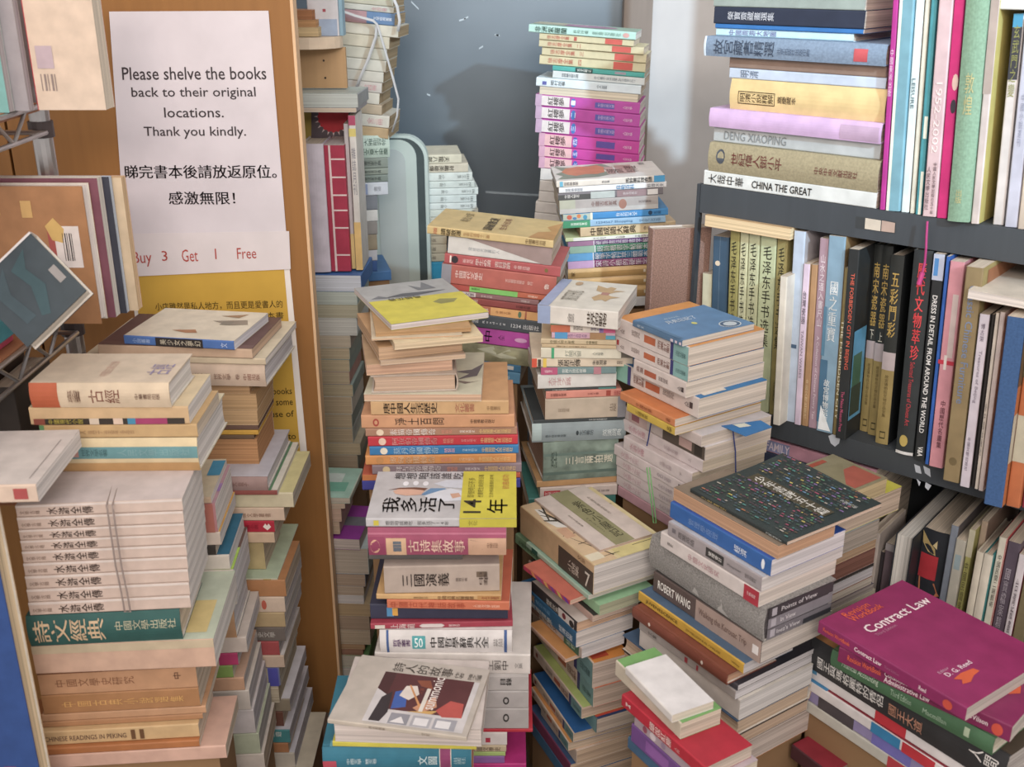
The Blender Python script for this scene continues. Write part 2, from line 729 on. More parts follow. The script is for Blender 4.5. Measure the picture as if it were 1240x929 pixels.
# ------------------------------------------------------------------ black bookshelf
SX, SY = 0.471, 1.85
SD = Vector((0.763, -0.646, 0))
SN = Vector((0.646, 0.763, 0))


def shelf_pt(t, depth, z):
    return Vector((SX, SY, 0)) + SD * t + SN * depth + Vector((0, 0, z))


SM = Matrix((SD, SN, Vector((0, 0, 1)))).transposed().to_4x4()
SM.translation = Vector((SX, SY, 0))


def shelf_plane(px, py, off=0.0):
    """point of the shelf's front plane seen at a pixel; off = how far behind the plane"""
    d = R(px, py)
    o = Vector((SX, SY, 0)) + SN * off
    s = (o.x * SN.x + o.y * SN.y) / (d.x * SN.x + d.y * SN.y)
    return Vector((d.x * s, d.y * s, CAMZ + d.z * s))


ZT, ZM, ZB = 1.1725, 0.761, 0.35
T0 = -0.165
sh = empty('bookshelf', SM)
tag(sh, 'black painted bookshelf of open boards along the wall', 'bookshelf')
blk = mat('#42474c', 0.6, 'wood')
for z, th in ((ZT, 0.052), (ZM, 0.04), (ZB, 0.04)):
    mb = MB()
    mb.box((T0, 0, z - th), (1.2, 0.30, z), blk)
    mb.build('shelf_board', sh)
for t in (T0 - 0.006, 1.2):
    mb = MB()
    mb.box((t, 0.285, 0), (t + 0.012, 0.30, 2.2), mat('#3a3f45', 0.5))
    mb.build('post', sh)
mb = MB()
mb.box((T0 - 0.008, 0.0, 0), (T0 - 0.001, 0.012, ZT), mat('#3a3f45', 0.5))
mb.build('post', sh)
mb = MB()
mb.box((0.12, 0.301, 0), (1.2, 0.312, 2.2), mat('#2c3034', 0.7))
mb.build('back_panel', sh)
# chipped paint and the label holder on the board edges
Mi = SM.inverted()


def edge_patch(mb, poly, m, off=-0.0006):
    q = [Mi @ shelf_plane(x, y, off) for x, y in poly]
    mb.add(q, [list(range(len(q)))], m)


cm = mat('#b9bfc8', 0.7)
for poly in ([(1003, 528), (1008, 526), (1018, 529), (1016, 537), (1011, 541), (1006, 537)], [(1107, 562), (1114, 565), (1116, 574), (1109, 572)],
             [(1118, 564), (1126, 568), (1127, 578), (1120, 573)], [(1110, 580), (1115, 584), (1113, 589)], [(1121, 584), (1128, 588), (1124, 594), (1120, 590)]):
    chip = MB()
    edge_patch(chip, poly, cm)
    chip.build('paint_chip', sh)
tagm = MB()
edge_patch(tagm, [(1037, 262), (1085, 269), (1084, 283), (1036, 276)], mat('#3b3e40', 0.4))
edge_patch(tagm, [(1048, 264), (1067, 267), (1066, 280), (1047, 277)], mat('#cbbfae', 0.5), -0.0009)
edge_patch(tagm, [(1068, 267), (1084, 270), (1083, 282), (1067, 280)], mat('#b39a8c', 0.5), -0.0009)
tagm.build('label_holder', sh)


LAST = {}


def upright(bl, br, topy, z, col, label, group, lean=0.0, depth=0.18, off=None, hgt=None, free=False, **k):
    """spine standing on a board; bl = pixel of the spine's lower left corner, br = pixel x of its lower right"""
    c = Pz(bl[0], bl[1], z) if off is None else shelf_plane(bl[0], bl[1], off)
    c.z = z
    lo, hi = 0.002, 0.3
    for _ in range(40):
        m = (lo + hi) / 2
        if proj(c + SD * m)[0] < br:
            lo = m
        else:
            hi = m
    T = max(lo, 0.004)
    tl = (c - Vector((SX, SY, 0))).dot(SD)
    if not free:
        mn = LAST.get(group, -9) + 0.0006
        if tl < mn:
            c = c + SD * (mn - tl)
            tl = mn
        LAST[group] = tl + T
    if hgt is None:
        lo, hi = 0.05, 0.6
        for _ in range(40):
            m = (lo + hi) / 2
            if proj(c + Vector((0, 0, m)))[1] > topy:
                lo = m
            else:
                hi = m
        hgt = lo
    if z < 1.0:
        hgt = min(hgt, ZT - .0545 - z)
    Rl = Matrix.Rotation(math.radians(lean), 3, SN)
    up, d = Rl @ Vector((0, 0, 1)), Rl @ SD
    M = Matrix((-up, SN, d)).transposed().to_4x4()
    M.translation = c + up * hgt + Vector((0, 0, 0.0004))
    return make_book(M, hgt, depth, T - 0.0004, col, label, group, **k)


def shelf_flat(yb, xl, xr, ztop_py, col, desc, off=0.0, depth=0.2, **k):
    """book lying on the shelf with its spine along the board edge"""
    c = shelf_plane(xl, yb, off)
    e = shelf_plane(xr, yb, off)
    e = c + SD * ((e - c).dot(SD))
    return c, e


def flat_row(rows, ytop, xtop, group, phrase):
    """rows from top to bottom; y at the left end of each"""
    z1 = shelf_plane(xtop, ytop, rows[0][5].get('off', 0.0)).z
    for i, (yb, xl, xr, col, desc, k) in enumerate(rows):
        k = dict(k)
        off = k.pop('off', 0.0)
        dp = k.pop('depth', 0.22)
        c = shelf_plane(xl, yb, off)
        lo, hi = 0.05, 0.5
        for _ in range(40):
            m = (lo + hi) / 2
            if proj(c + SD * m)[0] < xr:
                lo = m
            else:
                hi = m
        if k.pop('floor', None):
            c.z = ZT
        T = z1 - c.z - .0004
        c = c + Vector((0, 0, .0003))
        M = Matrix((SD, SN, Vector((0, 0, 1)))).transposed().to_4x4()
        M.translation = c
        make_book(M, lo, dp, T, col, desc + ', ' + ORD[i] + phrase, group, **k)
        z1 = c.z
    return z1


TG = 'books lying on the top shelf board'
flat_row([
    (8, 864, 1047, '#93a09a', 'grey green flat book', dict(off=.02)),
    (28.5, 864, 1046, '#2b3346', 'navy black flat spine with pale characters', dict(off=.02, front='#2b3346', t=[('s', '榮寶齋藏畫選集', .10, .42, .25, .75, '#c3c7cf')])),
    (34, 866, 1045, '#2f72b4', 'bright blue thin flat spine', dict(off=.022)),
    (43, 867, 1033, '#bfe3ee', 'pale cyan flat spine with purple characters', dict(off=.025, t=[('s', '中國周游大地圖', .10, .46, .15, .85, '#6a5c92')])),
    (67.5, 853, 1072, '#7d90a6', 'grey blue slipcase with large dark characters and red seal',
     dict(off=0, hard=True, kind='cloth', t=[('s', '故宮藏書精選', .06, .41, .12, .88, '#39465a'), ('s', '北京出版社出版印刷', .43, .61, .25, .6, '#55657c')], b=[('s', .84, .91, .15, .75, '#c4545a'), ('s', .0, .012, .0, 1, '#cfe0ef')])),
    (82, 883, 1072, '#8b7466', 'brown flat spine', dict(off=.012)),
    (94.5, 883, 1072, '#b9c6d8', 'pale blue flat spine with outlined label', dict(off=.012, t=[('s', '明清', .08, .2, .15, .85, '#5a6a80')])),
    (131.5, 884, 1071, '#d9bd83', 'thick yellow case with boxed black characters',
     dict(off=.012, hard=True, b=[('s', .06, .31, .2, .62, '#4a3a22'), ('s', .064, .306, .23, .59, '#d9bd83')], t=[('s', '明清小說精解', .075, .30, .27, .56, '#31261a'), ('s', '嘉慶藏本', .33, .45, .3, .55, '#4a3a2a')])),
    (153, 859, 1066, '#c9a9cf', 'lavender thick flat spine with mottled end', dict(off=0.0, hard=True, b=[('s', .78, .99, .08, .8, '#b79bb5')])),
    (171, 864, 1065, '#aeb3b4', 'silver grey flat spine lettered in capitals', dict(off=.01, t=[('s', 'DENG XIAOPING', .07, .46, .2, .75, '#7d8284')])),
    (206.5, 858, 1062, '#9b9072', 'olive flat spine with dark emblem and red characters',
     dict(off=0.0, kind='cloth', hard=True, t=[('s', '世紀偉人鄧小平', .15, .46, .3, .75, '#6a3430'), ('s', '中央中央文獻出版社', .65, .89, .35, .6, '#6a3430')],
          b=[('s', [(.08 + .028 * math.cos(q * .5236), .55 + .26 * math.sin(q * .5236)) for q in range(12)], '#4b5058')])),
    (222.6, 852, 1060, '#cfd2cf', 'white flat spine titled CHINA THE GREAT', dict(off=0.0, floor=1, t=[('s', '大哉中華', .03, .25, .2, .8, '#262626'), ('s', 'CHINA THE GREAT', .30, .65, .22, .72, '#262626', 'e', 2)])),
], -6, 864, TG, ' on the top shelf board')

# standing on the top board
UG = 'books standing on the top shelf board'
LEAN = -3.6


def up_top(x0, y0, x1, top, col, label, **k):
    return upright((x0, y0), x1, top, ZT, col, label, UG, lean=LEAN, **k)


up_top(1064, 261.4, 1071.5, -30, '#b02f8c', 'thin magenta spine beside the flat books on top board', off=.0, t=[('s', '中國美術出版', .3, .5, .2, .8, '#e7c9df')])
up_top(1072, 262, 1089, -22, '#6f9fae', 'worn teal spine with pale edges standing on top board', off=.0, front='#6f9fae', b=[('s', 0, 1, 0, .22, '#d7dccb')])
up_top(1090, 262.5, 1100, -20, '#cfdcdc', 'white spine titled LEISURE standing on top board', off=.005, front='#b7b2a8', t=[('s', 'LEISURE', .40, .53, .25, .7, '#4c6a72')])
up_top(1101, 263, 1107, -12, '#d0cdbd', 'thin cream spine next to the LEISURE magazine', off=.006)
up_top(1107.5, 264, 1115, -14, '#3f8e98', 'torn teal and white spine standing on top board', off=.003, b=[('s', .55, .65, .4, 1, '#d9dccb'), ('s', .8, 1, .5, 1, '#d9dccb')])
up_top(1116, 267.5, 1133, -26, '#c9aeb0', 'pink beige spine numbered 1952-2002 on top board', off=-.002, t=[('s', '1952-2002', .42, .72, .3, .75, '#e2d2cf'), ('s', '人民文學出版社', .78, .97, .1, .4, '#5b4448'), ('s', '中國人民文學出版社五十年', .76, .99, .55, .8, '#5b4448')])
up_top(1133.5, 267.5, 1146, -28, '#d3297e', 'hot pink spine with round white figures on top board', off=.0, b=[('s', [(.42 + .035 * math.cos(q * .63), .75 + .3 * math.sin(q * .63)) for q in range(10)], '#e6c7bd'), ('s', [(.52 + .03 * math.cos(q * .63), .75 + .28 * math.sin(q * .63)) for q in range(10)], '#3d3a44')])
up_top(1146.5, 273, 1173.5, -30, '#7f9f86', 'thick sage green cloth spine with gold characters', off=-.01, kind='cloth', hard=True, t=[('s', '敦煌', .38, .55, .3, .7, '#b9b27c'), ('s', '出版', .86, .92, .3, .6, '#b9b27c')])
up_top(1175, 273, 1185, -8, '#c2b5b0', 'pale grey spine beside yellow cover on top board', off=-.006, front='#b5a65c', b=[('s', .0, .42, 0, 1, '#a8988f')], depth=.2)
up_top(1201.5, 274.5, 1214.5, 17, '#c9c3c0', 'white spine with dark upper label on top board', off=.01, t=[('s', '玄武門之變', .05, .38, .2, .8, '#8a8a48')], b=[('s', .03, .30, .05, .95, '#3a3a40'), ('s', 0, .06, .05, .95, '#3f93b8')])
up_top(1216, 276, 1231.5, 22, '#b6b7c6', 'lilac white spine with faint title on top board', off=.006, t=[('s', '中國小說選刊', .35, .6, .3, .6, '#8d8fa2')])
up_top(1232, 277, 1246, 22, '#bfb0a0', 'beige spine last along the top board', off=.004)
# two white books lying across the short uprights
zt = shelf_plane(1216, 22, .006).z
for i, (th, c, lb) in enumerate(((.018, '#d6d7d3', 'white book lying across the lilac white spines'), (.02, '#b9bbc0', 'grey topped white book uppermost across the lilac white spines'))):
    M = SM.copy()
    s0 = shelf_plane(1203 + i * -2, 20, .0)
    M.translation = Vector((s0.x, s0.y, zt + .012 + i * .0205))
    make_book(M, .2, .15, th - .0005, c, lb, 'books lying across uprights')

# ------------------------------------------------------------------ middle board
MG = 'books standing on the middle shelf board'


def up_mid(x0, y0, x1, top, col, label, lean=-2.6, **k):
    return upright((x0, y0), x1, top, ZM, col, label, MG, lean=lean, **k)


mao = '毛泽东手书选集'
up_mid(846, 486, 858, 332, '#d3d1b4', 'short cream booklet standing beside the dark blue spine', off=.02)
up_mid(857.5, 487, 876, 287, '#3f5a72', 'dark blue spine with small pale dot', off=.015, b=[('s', [(.16 + .016 * math.cos(q * .63), .35 + .17 * math.sin(q * .63)) for q in range(10)], '#d9c9b0'), ('s', 0, 1, .46, .48, '#7a8fa0')], t=[('s', '中国书法', .62, .8, .1, .35, '#b9c3cc')])
for x0, x1, top, c, lb in ((877, 888, 280, '#9a9356', 'dark olive brush-lettered spine next to the dark blue one'), (888.5, 898, 282, '#c3c39c', 'first pale green brush-lettered spine from the dark blue book'),
                       (898.5, 911, 282, '#bcc09a', 'second pale green brush-lettered spine from the dark blue book'), (912, 930, 285, '#b9c39b', 'widest pale green brush-lettered spine'), (931, 943, 287, '#9a8f58', 'olive brush-lettered spine beside the thin red one')):
    up_mid(x0, 489 + (x0 - 877) * .18, x1, top, c, lb, off=.01, depth=.11, t=[('s', mao, .06, .62, .22, .78, '#2a2a22', 'c', 1), ('s', '人民出版社', .8, .92, .35, .6, '#4a4a30')])
up_mid(943.5, 499, 945.5, 273, '#b1364c', 'thin red spine behind the short white book', off=.13, depth=.15, free=True)
up_mid(937, 498.5, 944, 336, '#d8d3c6', 'short white spine in front of the red one', free=True, off=-.03, depth=.12)
up_mid(950, 498, 962, 281, '#b4c3d6', 'pale blue clear plastic folder with grey side', off=.0, front='#b3aeb0', rough=.25, b=[('s', .58, .6, .3, .8, '#46607c')])
up_mid(963, 501, 969, 321, '#d6c4d8', 'lilac white thin spine with black title', off=-.004, front='#b59a76', t=[('s', '台灣瓷器', .16, .36, .2, .8, '#3a3440'), ('s', 'TAIWAN WARES', .4, .7, .3, .7, '#8a7f8c')])
up_mid(971, 501, 977, 322, '#b08a62', 'thin tan spine beside the lilac white one', off=0, t=[('s', '中国文物出版社', .7, .95, .3, .7, '#d9c49a')])
up_mid(978, 503, 987, 290, '#a78b98', 'mauve spine with white running title', off=0, t=[('s', '山水之道入畫尺山', .08, .45, .25, .8, '#e3d9df'), ('s', 'A Collection of Chinese Poetry Tao', .5, .95, .3, .65, '#d9ccd4')])
up_mid(987.5, 506, 1005, 282, '#7f9fb4', 'misty blue spine with large white vertical title', off=-.004, front='#9a7f58', t=[('s', '國之重寶', .22, .52, .3, .78, '#eef2f2', 'c', 2), ('s', '故宮博物院藏', .72, .95, .3, .65, '#eef2f2', 'c', 2)],
       b=[('s', .62, .95, .0, .45, '#476f8c'), ('s', [(.86, .2), (.99, .9), (.99, .1)], '#e9eef0'), ('s', .35, .6, .0, .2, '#55809a')])
up_mid(1005.5, 508, 1009, 326, '#8a7a4c', 'thin olive spine lettered THE FORBIDDEN CITY', off=-.002, t=[('s', 'THE FORBIDDEN CITY', .30, .9, .25, .8, '#f0ead0')])
up_mid(1009.5, 514, 1020, 303, '#2c2f30', 'black spine with red FORBIDDEN CITY IN BEIJING title', off=-.012, depth=.22, t=[('s', 'THE FORBIDDEN CITY IN BEIJING', .12, .62, .3, .75, '#d9624a', 'e', 1), ('s', 'The Palace Museum Press', .74, .96, .3, .6, '#c2577a')],
       b=[('f', .42, .9, .02, .25, '#5ba3c9'), ('f', .55, .72, .04, .2, '#46705a'), ('f', .72, .88, .03, .22, '#3b4a40')])
for x0, y0, x1, top, s, n, lb in ((1028.5, 517.5, 1039.5, 297, '南宋瓷器', '下', 'black and gold porcelain spine, lower volume'), (1040, 522.5, 1051.5, 299, '南宋瓷器', '上', 'black and gold porcelain spine, upper volume'), (1060, 535.5, 1075, 310, '五彩鬥彩', '', 'black and gold spine standing apart from the pair')):
    up_mid(x0, y0, x1, top, '#2e312f', lb, off=None, depth=.21, hard=True, front='#26292a', t=[('s', s, .09, .42, .2, .8, '#b99a4c', 'c', 2)] + ([('s', n, .44, .49, .3, .7, '#d9d5c4')] if n else []) + [('s', '故宮博物院文物珍品全集', .62, .85, .35, .65, '#5a4a26')],
           b=[('s', .58, 1, 0, 1, '#96834e'), ('s', .50, .595, 0, 1, '#b3a6a8'), ('s', .93, .97, .3, .75, '#3a3420'), ('s', .937, .963, .34, .71, '#96834e')])
up_mid(1084.5, 547.5, 1105.5, 302, '#33383a', 'large black spine with red vertical title', off=None, depth=.24, hard=True, t=[('s', '歷代文物萃珍', .06, .52, .32, .78, '#e0454a', 'c', 2), ('s', 'Selected Treasures of Chinese Art', .53, .85, .4, .65, '#c0424a')],
       b=[('s', [(.93 + .03 * math.cos(q * .5236), .42 + .24 * math.sin(q * .5236)) for q in range(12)], '#b8a255'), ('s', .985, 1, 0, 1, '#d8d8d8')])
up_mid(1106.5, 556, 1119, 309, '#2d3032', 'black spine titled DRESS IN DETAIL FROM AROUND THE WORLD', off=None, depth=.22, t=[('s', 'DRESS IN DETAIL FROM AROUND THE WORLD', .19, .86, .25, .7, '#e8e8e6', 'e', 2), ('s', 'V&A', .93, .98, .3, .8, '#e8e8e6', 'e', 2)], b=[('s', 0, .12, 0, 1, '#b4bdd0'), ('s', .02, .10, .1, .5, '#4a86c0')])
up_mid(1120, 562, 1124, 312, '#2c5fb0', 'bright blue case edge holding the pink spine', off=None, depth=.24)
up_mid(1124.5, 564, 1141, 318, '#d08f9a', 'pink spine with dark vertical title and red ribbon', off=None, depth=.21, t=[('s', '中國歷代名畫集', .66, .9, .4, .75, '#5a2f3c', 'c', 1)], b=[('s', .15, .45, .45, .85, '#cbb8b4'), ('s', .465, .485, -.1, 1.02, '#c02f46'), ('s', .44, .51, .3, .5, '#ddd2cc')])
up_mid(1141.5, 581, 1161, 317, '#8c7a56', 'thick olive spine lettered in faded blue', off=None, depth=.24, front='#a3925c', t=[('s', 'Classic Chinese Furniture', .08, .62, .3, .75, '#7486a4', 'e', 1)], b=[('f', .02, .3, .1, .9, '#a06a48'), ('s', [(.9 + .02 * math.cos(q * .63), .5 + .25 * math.sin(q * .63)) for q in range(10)], '#6e5f40')])
up_mid(1162, 588.5, 1173.5, 382, '#c9c2cc', 'white spine with grey running title beside olive one', off=None, depth=.2, front='#3a3836', t=[('s', '博古架', .05, .15, .3, .7, '#6a5f70'), ('s', 'Treasures of Beijing', .2, .5, .3, .7, '#8a8290'), ('s', '中國文物出版社', .7, .9, .3, .6, '#6a5f70')])
up_mid(1175.5, 590, 1179, 383, '#2f2c2a', 'thin black spine beside the white treasures book', off=None, depth=.2)
up_mid(1180, 592, 1184, 381, '#cfc6b8', 'thin cream spine beside the thin black one', off=None, depth=.2, t=[('s', '新中國出版社', .5, .8, .3, .7, '#5a5450')])
up_mid(1184.5, 594, 1190.5, 380, '#cdbfb9', 'pinkish white spine beside the large blue one', off=None, depth=.2)
up_mid(1191, 610, 1213, 385, '#3f5f8c', 'large plain blue spine on the middle board', off=None, depth=.24, kind='cloth', front='#b87040', b=[('f', .0, .35, .0, .2, '#6a5238'), ('f', .5, .76, .0, .2, '#c3b8a4')])
up_mid(1214.5, 611, 1231, 388, '#b5683c', 'orange brown spine with pale square label', off=None, depth=.2, b=[('s', .5, .75, .05, .95, '#b9b29c'), ('s', 0, .3, .0, 1, '#5b5034')])
up_mid(1232, 613, 1250, 390, '#8c3242', 'dark red spine last along the middle board', off=None, depth=.2, t=[('s', '中國出版集團', .62, .95, .3, .6, '#d9b7b0')])
# cream book lying across the brush-lettered spines
zt = shelf_plane(905, 287, .01).z + .012
M = SM.copy()
s0 = shelf_plane(853, 275, -.01)
M.translation = Vector((s0.x, s0.y, zt))
e0 = shelf_plane(957, 285, -.01)
Lx = (Vector((e0.x, e0.y, 0)) - Vector((s0.x, s0.y, 0))).length
M2 = Matrix((-SD, -SN, Vector((0, 0, 1)))).transposed().to_4x4()
M2.translation = Vector((s0.x, s0.y, zt)) + SD * Lx + SN * .16
make_book(M2, Lx, .16, .021, '#c2ab82', 'cream book lying across the brush-lettered spines', 'books lying across uprights', pages='#e0c79c', front='#b8956a')
# white book lying on top of the blue and orange spines
c0 = Pz(1168, 371, .99)
M = SM.copy()
M.translation = shelf_plane(1170, 368, -.08) + Vector((0, 0, .009))
zt = M.translation.z
M2 = Matrix((-SD, -SN, Vector((0, 0, 1)))).transposed().to_4x4()
M2.translation = M.translation + SD * .18 + SN * .2
make_book(M2, .18, .2, .014, '#ccc2b4', 'white book lying across the blue and orange spines', 'books lying across uprights', pages='#ddd4cc')

# ------------------------------------------------------------------ bottom board
BG = 'books standing on the bottom shelf board'


def up_bot(xl, xr, ty, col, label, off=0.0, **k):
    c = shelf_plane(xl, ty, off)
    hgt = c.z - ZB - .0005
    lo, hi = 0.002, 0.2
    for _ in range(40):
        m = (lo + hi) / 2
        if proj(c + SD * m)[0] < xr:
            lo = m
        else:
            hi = m
    tl = (c - Vector((SX, SY, 0))).dot(SD)
    mn = LAST.get(BG, -9) + .0006
    if tl < mn:
        c = c + SD * (mn - tl)
        tl = mn
    LAST[BG] = tl + lo
    lo -= .0004
    M = Matrix((Vector((0, 0, -1)), SN, SD)).transposed().to_4x4()
    M.translation = c
    fl = k.pop('back_out', False)
    if fl:  # fore-edge to the viewer
        M = Matrix((Vector((0, 0, -1)), -SN, -SD)).transposed().to_4x4()
        M.translation = c + SD * lo + SN * k.get('depth', .2)
    return make_book(M, hgt, k.pop('depth', .2), lo, col, label, BG, **k)


up_bot(1056, 1060, 641, '#a89a8c', 'thin curled papers standing first on the bottom board', off=-.02, depth=.1)
up_bot(1061, 1066, 645, '#c9bdb4', 'white thin booklet standing first on the bottom board', off=-.015, depth=.12)
up_bot(1067, 1072, 668, '#3f3a3e', 'thin black spine beside the loose booklets', off=0)
up_bot(1072.5, 1084, 657, '#7a6a72', 'mauve grey spine on the bottom board', off=-.005, b=[('s', 0, .06, 0, 1, '#b9b2b4')], t=[('s', '歷史', .5, .7, .3, .7, '#8a3a4a')])
up_bot(1085.5, 1107, 646, '#2c2f34', 'large black book with white fore-edge outward', off=-.03, hard=True, back_out=True, pages='#cfcbc4', front='#3a3f46', depth=.24, back='#2c2f34')
zz = shelf_plane(1112, 640, 0)
up_bot(1107.5, 1140, 634, '#2d3036', 'black rounded spine pictured with a red sleeved hand', off=.012, hard=True, depth=.2,
       b=[('s', .17, .34, .05, .72, '#b5323c'), ('s', [(.34, .1), (.36, .72), (.42, .86), (.44, .95), (.45, .8), (.48, .78), (.5, .62), (.46, .55), (.5, .42), (.45, .38), (.49, .22), (.44, .15)], '#b8734e'),
          ('s', [(.02, .0), (.06, .2), (.09, .35), (.12, .55), (.165, .6), (.15, .3), (.1, .05)], '#b79f66'), ('s', [(.10, .45), (.06, .6), (.12, .62)], '#c9b684')])
up_bot(1141, 1150, 632, '#7f8794', 'grey lilac spine beside the black hand book', off=.0, front='#6a6468')
up_bot(1151, 1163, 650, '#b3afa2', 'grey floral patterned spine on the bottom board', off=-.006, b=[('s', .45, .6, 0, 1, '#7d8a92'), ('s', .1, .2, .2, .8, '#8fa2a8'), ('s', .62, .8, .1, .8, '#c3a79c')])
up_bot(1163.5, 1171, 637, '#a3a05c', 'olive spine with dark vertical title on bottom board', off=0, t=[('s', '中國民間美術研究', .2, .7, .2, .8, '#4a4426')], b=[('s', 0, .17, 0, 1, '#b8b29a')])
up_bot(1172, 1180, 625, '#a3907c', 'tan spine with brown side taller than its neighbours', off=.02, front='#8c7868')
up_bot(1173, 1181.5, 664, '#cfc6b4', 'first short cream rounded spine on the bottom board', off=-.02, hard=True, depth=.15)
up_bot(1182.5, 1193, 667, '#d3cbbb', 'second short cream rounded spine before a teal edge', off=-.02, hard=True, depth=.15, front='#2f7f80')
up_bot(1195, 1205, 645, '#d3cdbd', 'cream spine with red edge on the bottom board', off=-.008, front='#c0454a', t=[('s', '中國民間二胡藝術', .1, .42, .3, .75, '#55504a')], b=[('s', 0, 1, .92, 1, '#b93b48')])
up_bot(1206, 1221.5, 650, '#5a4f5c', 'dark purple spine with vertical pale title', off=-.005, front='#6a5a64', t=[('s', '國寶檔案精選', .16, .6, .25, .65, '#b3a9b4', 'c', 2), ('s', 'International Treasures', .62, .95, .4, .65, '#b3a9b4')])
up_bot(1222.5, 1232, 667, '#d0c7cc', 'white spine with black disc and grey title', off=-.01, front='#8a3440', t=[('s', '台灣版畫', .15, .5, .3, .7, '#5a4f58')], b=[('s', [(.85 + .022 * math.cos(q * .63), .5 + .3 * math.sin(q * .63)) for q in range(10)], '#3a343a')])
up_bot(1233, 1247, 668, '#7a6f52', 'olive brown spine last along the bottom board', off=-.005)
# flat pink floral book under the middle board, on a short pile
z1 = shelf_plane(935, 532, .02).z
zz = [('#c792a4', 'pink and lilac spine under the middle board', .028), ('#3a4258', 'dark blue cloth-bound book under the pink spine', .035), ('#8a7a68', 'grey brown book under the pink spine', .05), ('#5a4c46', 'dark brown book under the pink spine', .06)]
for i, (c, lb, th) in enumerate(zz):
    M = SM.copy()
    s0 = shelf_plane(915, 527, .02)
    z1 -= th
    if i == len(zz) - 1:
        th += z1 - ZB
        z1 = ZB + .0003
    M.translation = Vector((s0.x, s0.y, z1))
    make_book(M, .24, .2, th - .0005, c, lb, 'books lying on the bottom shelf board', b=[('s', .08, .3, .1, .9, '#8a90b8')] if i == 0 else None, t=[('s', 'FAMILY', .1, .3, .2, .8, '#e3d5e0', 'e', 2)] if i == 0 else None)

# pink tassel cord hanging from the top board
tc = MB()
pts = [shelf_plane(1123, 268, -.012), shelf_plane(1122, 285, -.014), shelf_plane(1121.5, 300, -.016), shelf_plane(1120, 318, -.012), shelf_plane(1117, 330, -.014)]
tc.tube(pts, .0018, mat('#b03a78', .7), 6)
tc.tube([pts[-1], pts[-1] + Vector((-.003, 0, -.02))], .004, mat('#c23f7c', .8), 7)
tag(tc.build('ribbon_tassel'), 'pink cord tassel hanging before the black spines', 'ribbon')

# large brown speckled book standing beyond the end of the middle board, on a carton
Yb_ = 1.96
c0 = P(786, 380, Yb_)
c1 = P(862, 380, Yb_)
ztp = P(810, 278, Yb_).z
zb0 = ZM - .03
M = Matrix((Vector((0, 0, 1)), Vector((.985, .17, 0)), Vector((-.17, .985, 0)))).transposed().to_4x4()
M.translation = Vector((c0.x, Yb_, zb0))
make_book(M, ztp - zb0, (c1.x - c0.x) * .95, .03, '#94756a', 'large brown speckled book standing upright behind the blue moon book', None, back='#8a6a5c', kind='speckle', hard=True, pages='#b5a596')
mb = MB()
mb.box((c0.x - .0, Yb_ + .01, 0), (c0.x + .075, Yb_ + .12, zb0 - .0005), mat('#8a6a48', .85, 'paper'))
tag(mb.build('cardboard_box'), 'brown cardboard box under the brown speckled book', 'box', 'cardboard boxes under the stacks')
# ------------------------------------------------------------------ stacks of lying books
TAN, CRM, WHT, PNK = '#b8946c', '#cdbda2', '#cfc8c4', '#c9aea0'
PG, PGT, PGW = '#c9b9a4', '#bd9c78', '#d3cdc8'


def sp(s, u0=.1, u1=.5, c='#3a3430', v0=.2, v1=.8, b=1):
    return ('s', s, u0, u1, v0, v1, c, 'c' if ord(s[0]) > 0x2000 else 'e', b)


def bd(u0, u1, c, v0=0.0, v1=1.0):
    return ('s', u0, u1, v0, v1, c)


def disc(face, u, v, ru, rv, c, n=16):
    return (face, [(u + ru * math.cos(2 * math.pi * i / n), v + rv * math.sin(2 * math.pi * i / n)) for i in range(n)], c)


# --- tall stack against the window
s = Stack('tall stack by dark window', 2.4, 29, tilt=3.6, W=.15)
D = -11
s.F(38.7, 640, 769.5, '#a9cfc4', 'mint green book with purple flower cover', d=D, front='#8fae9c', pages=PGW, t=[sp('非洲紫羅蘭', .06, .36, '#3c5a50', .12, .85, 2), sp('許玲玲著', .42, .56, '#5d8278', .3, .75), sp('星島出版社', .6, .86, '#5d8278', .3, .7)],
    b=[disc('f', .5, .5, .3, .34, '#9a6f8c'), ('f', .0, .3, .3, .9, '#a9a58a'), disc('s', .91, .5, .03, .3, '#c99a94')])
for i, (y, xl, xr, n) in enumerate(((47.7, 653, 767, '一'), (56.4, 652.5, 779, '二'), (66.6, 656, 782, '三'), (77.5, 653, 781, '四'))):
    s.F(y, xl, xr, '#c6bd98', 'khaki cream volume with red end label', d=D, t=[sp('徐志摩全集', .08, .32, '#b0564a'), sp(n, .37, .40, '#b0564a')], b=[bd(.70, .88, '#c4564c', .1, .9)], dy=.005 * i)
s.F(85.2, 669, 780, '#3f9f97', 'teal thin volume with black title plate', d=D, t=[sp('古文觀止', .27, .42, '#e6ece4')], b=[bd(.25, .44, '#23413f', .05, .95), bd(.68, .8, '#9a8f9c', .3, .8)])
s.F(94.4, 669, 780, '#c3c9c8', 'grey white volume with small dark characters', d=D, t=[sp('世界華文散文選', .1, .28, '#53606a'), sp('文學出版社發行', .45, .9, '#6a7680', .3, .7)])
s.F(104, 649, 775.5, '#c9d6dc', 'pale blue volume protruding from the stack', d=D, t=[sp('鄉村故事', .14, .28, '#4a565c'), sp('文藝', .58, .68, '#6a7680', .3, .7)], b=[bd(.06, .10, '#5a5fa0', .2, .6)])
s.F(113.8, 653, 772, '#cfc8b4', 'cream page edges without title', d=D, show='g', pages='#cfc5b0')
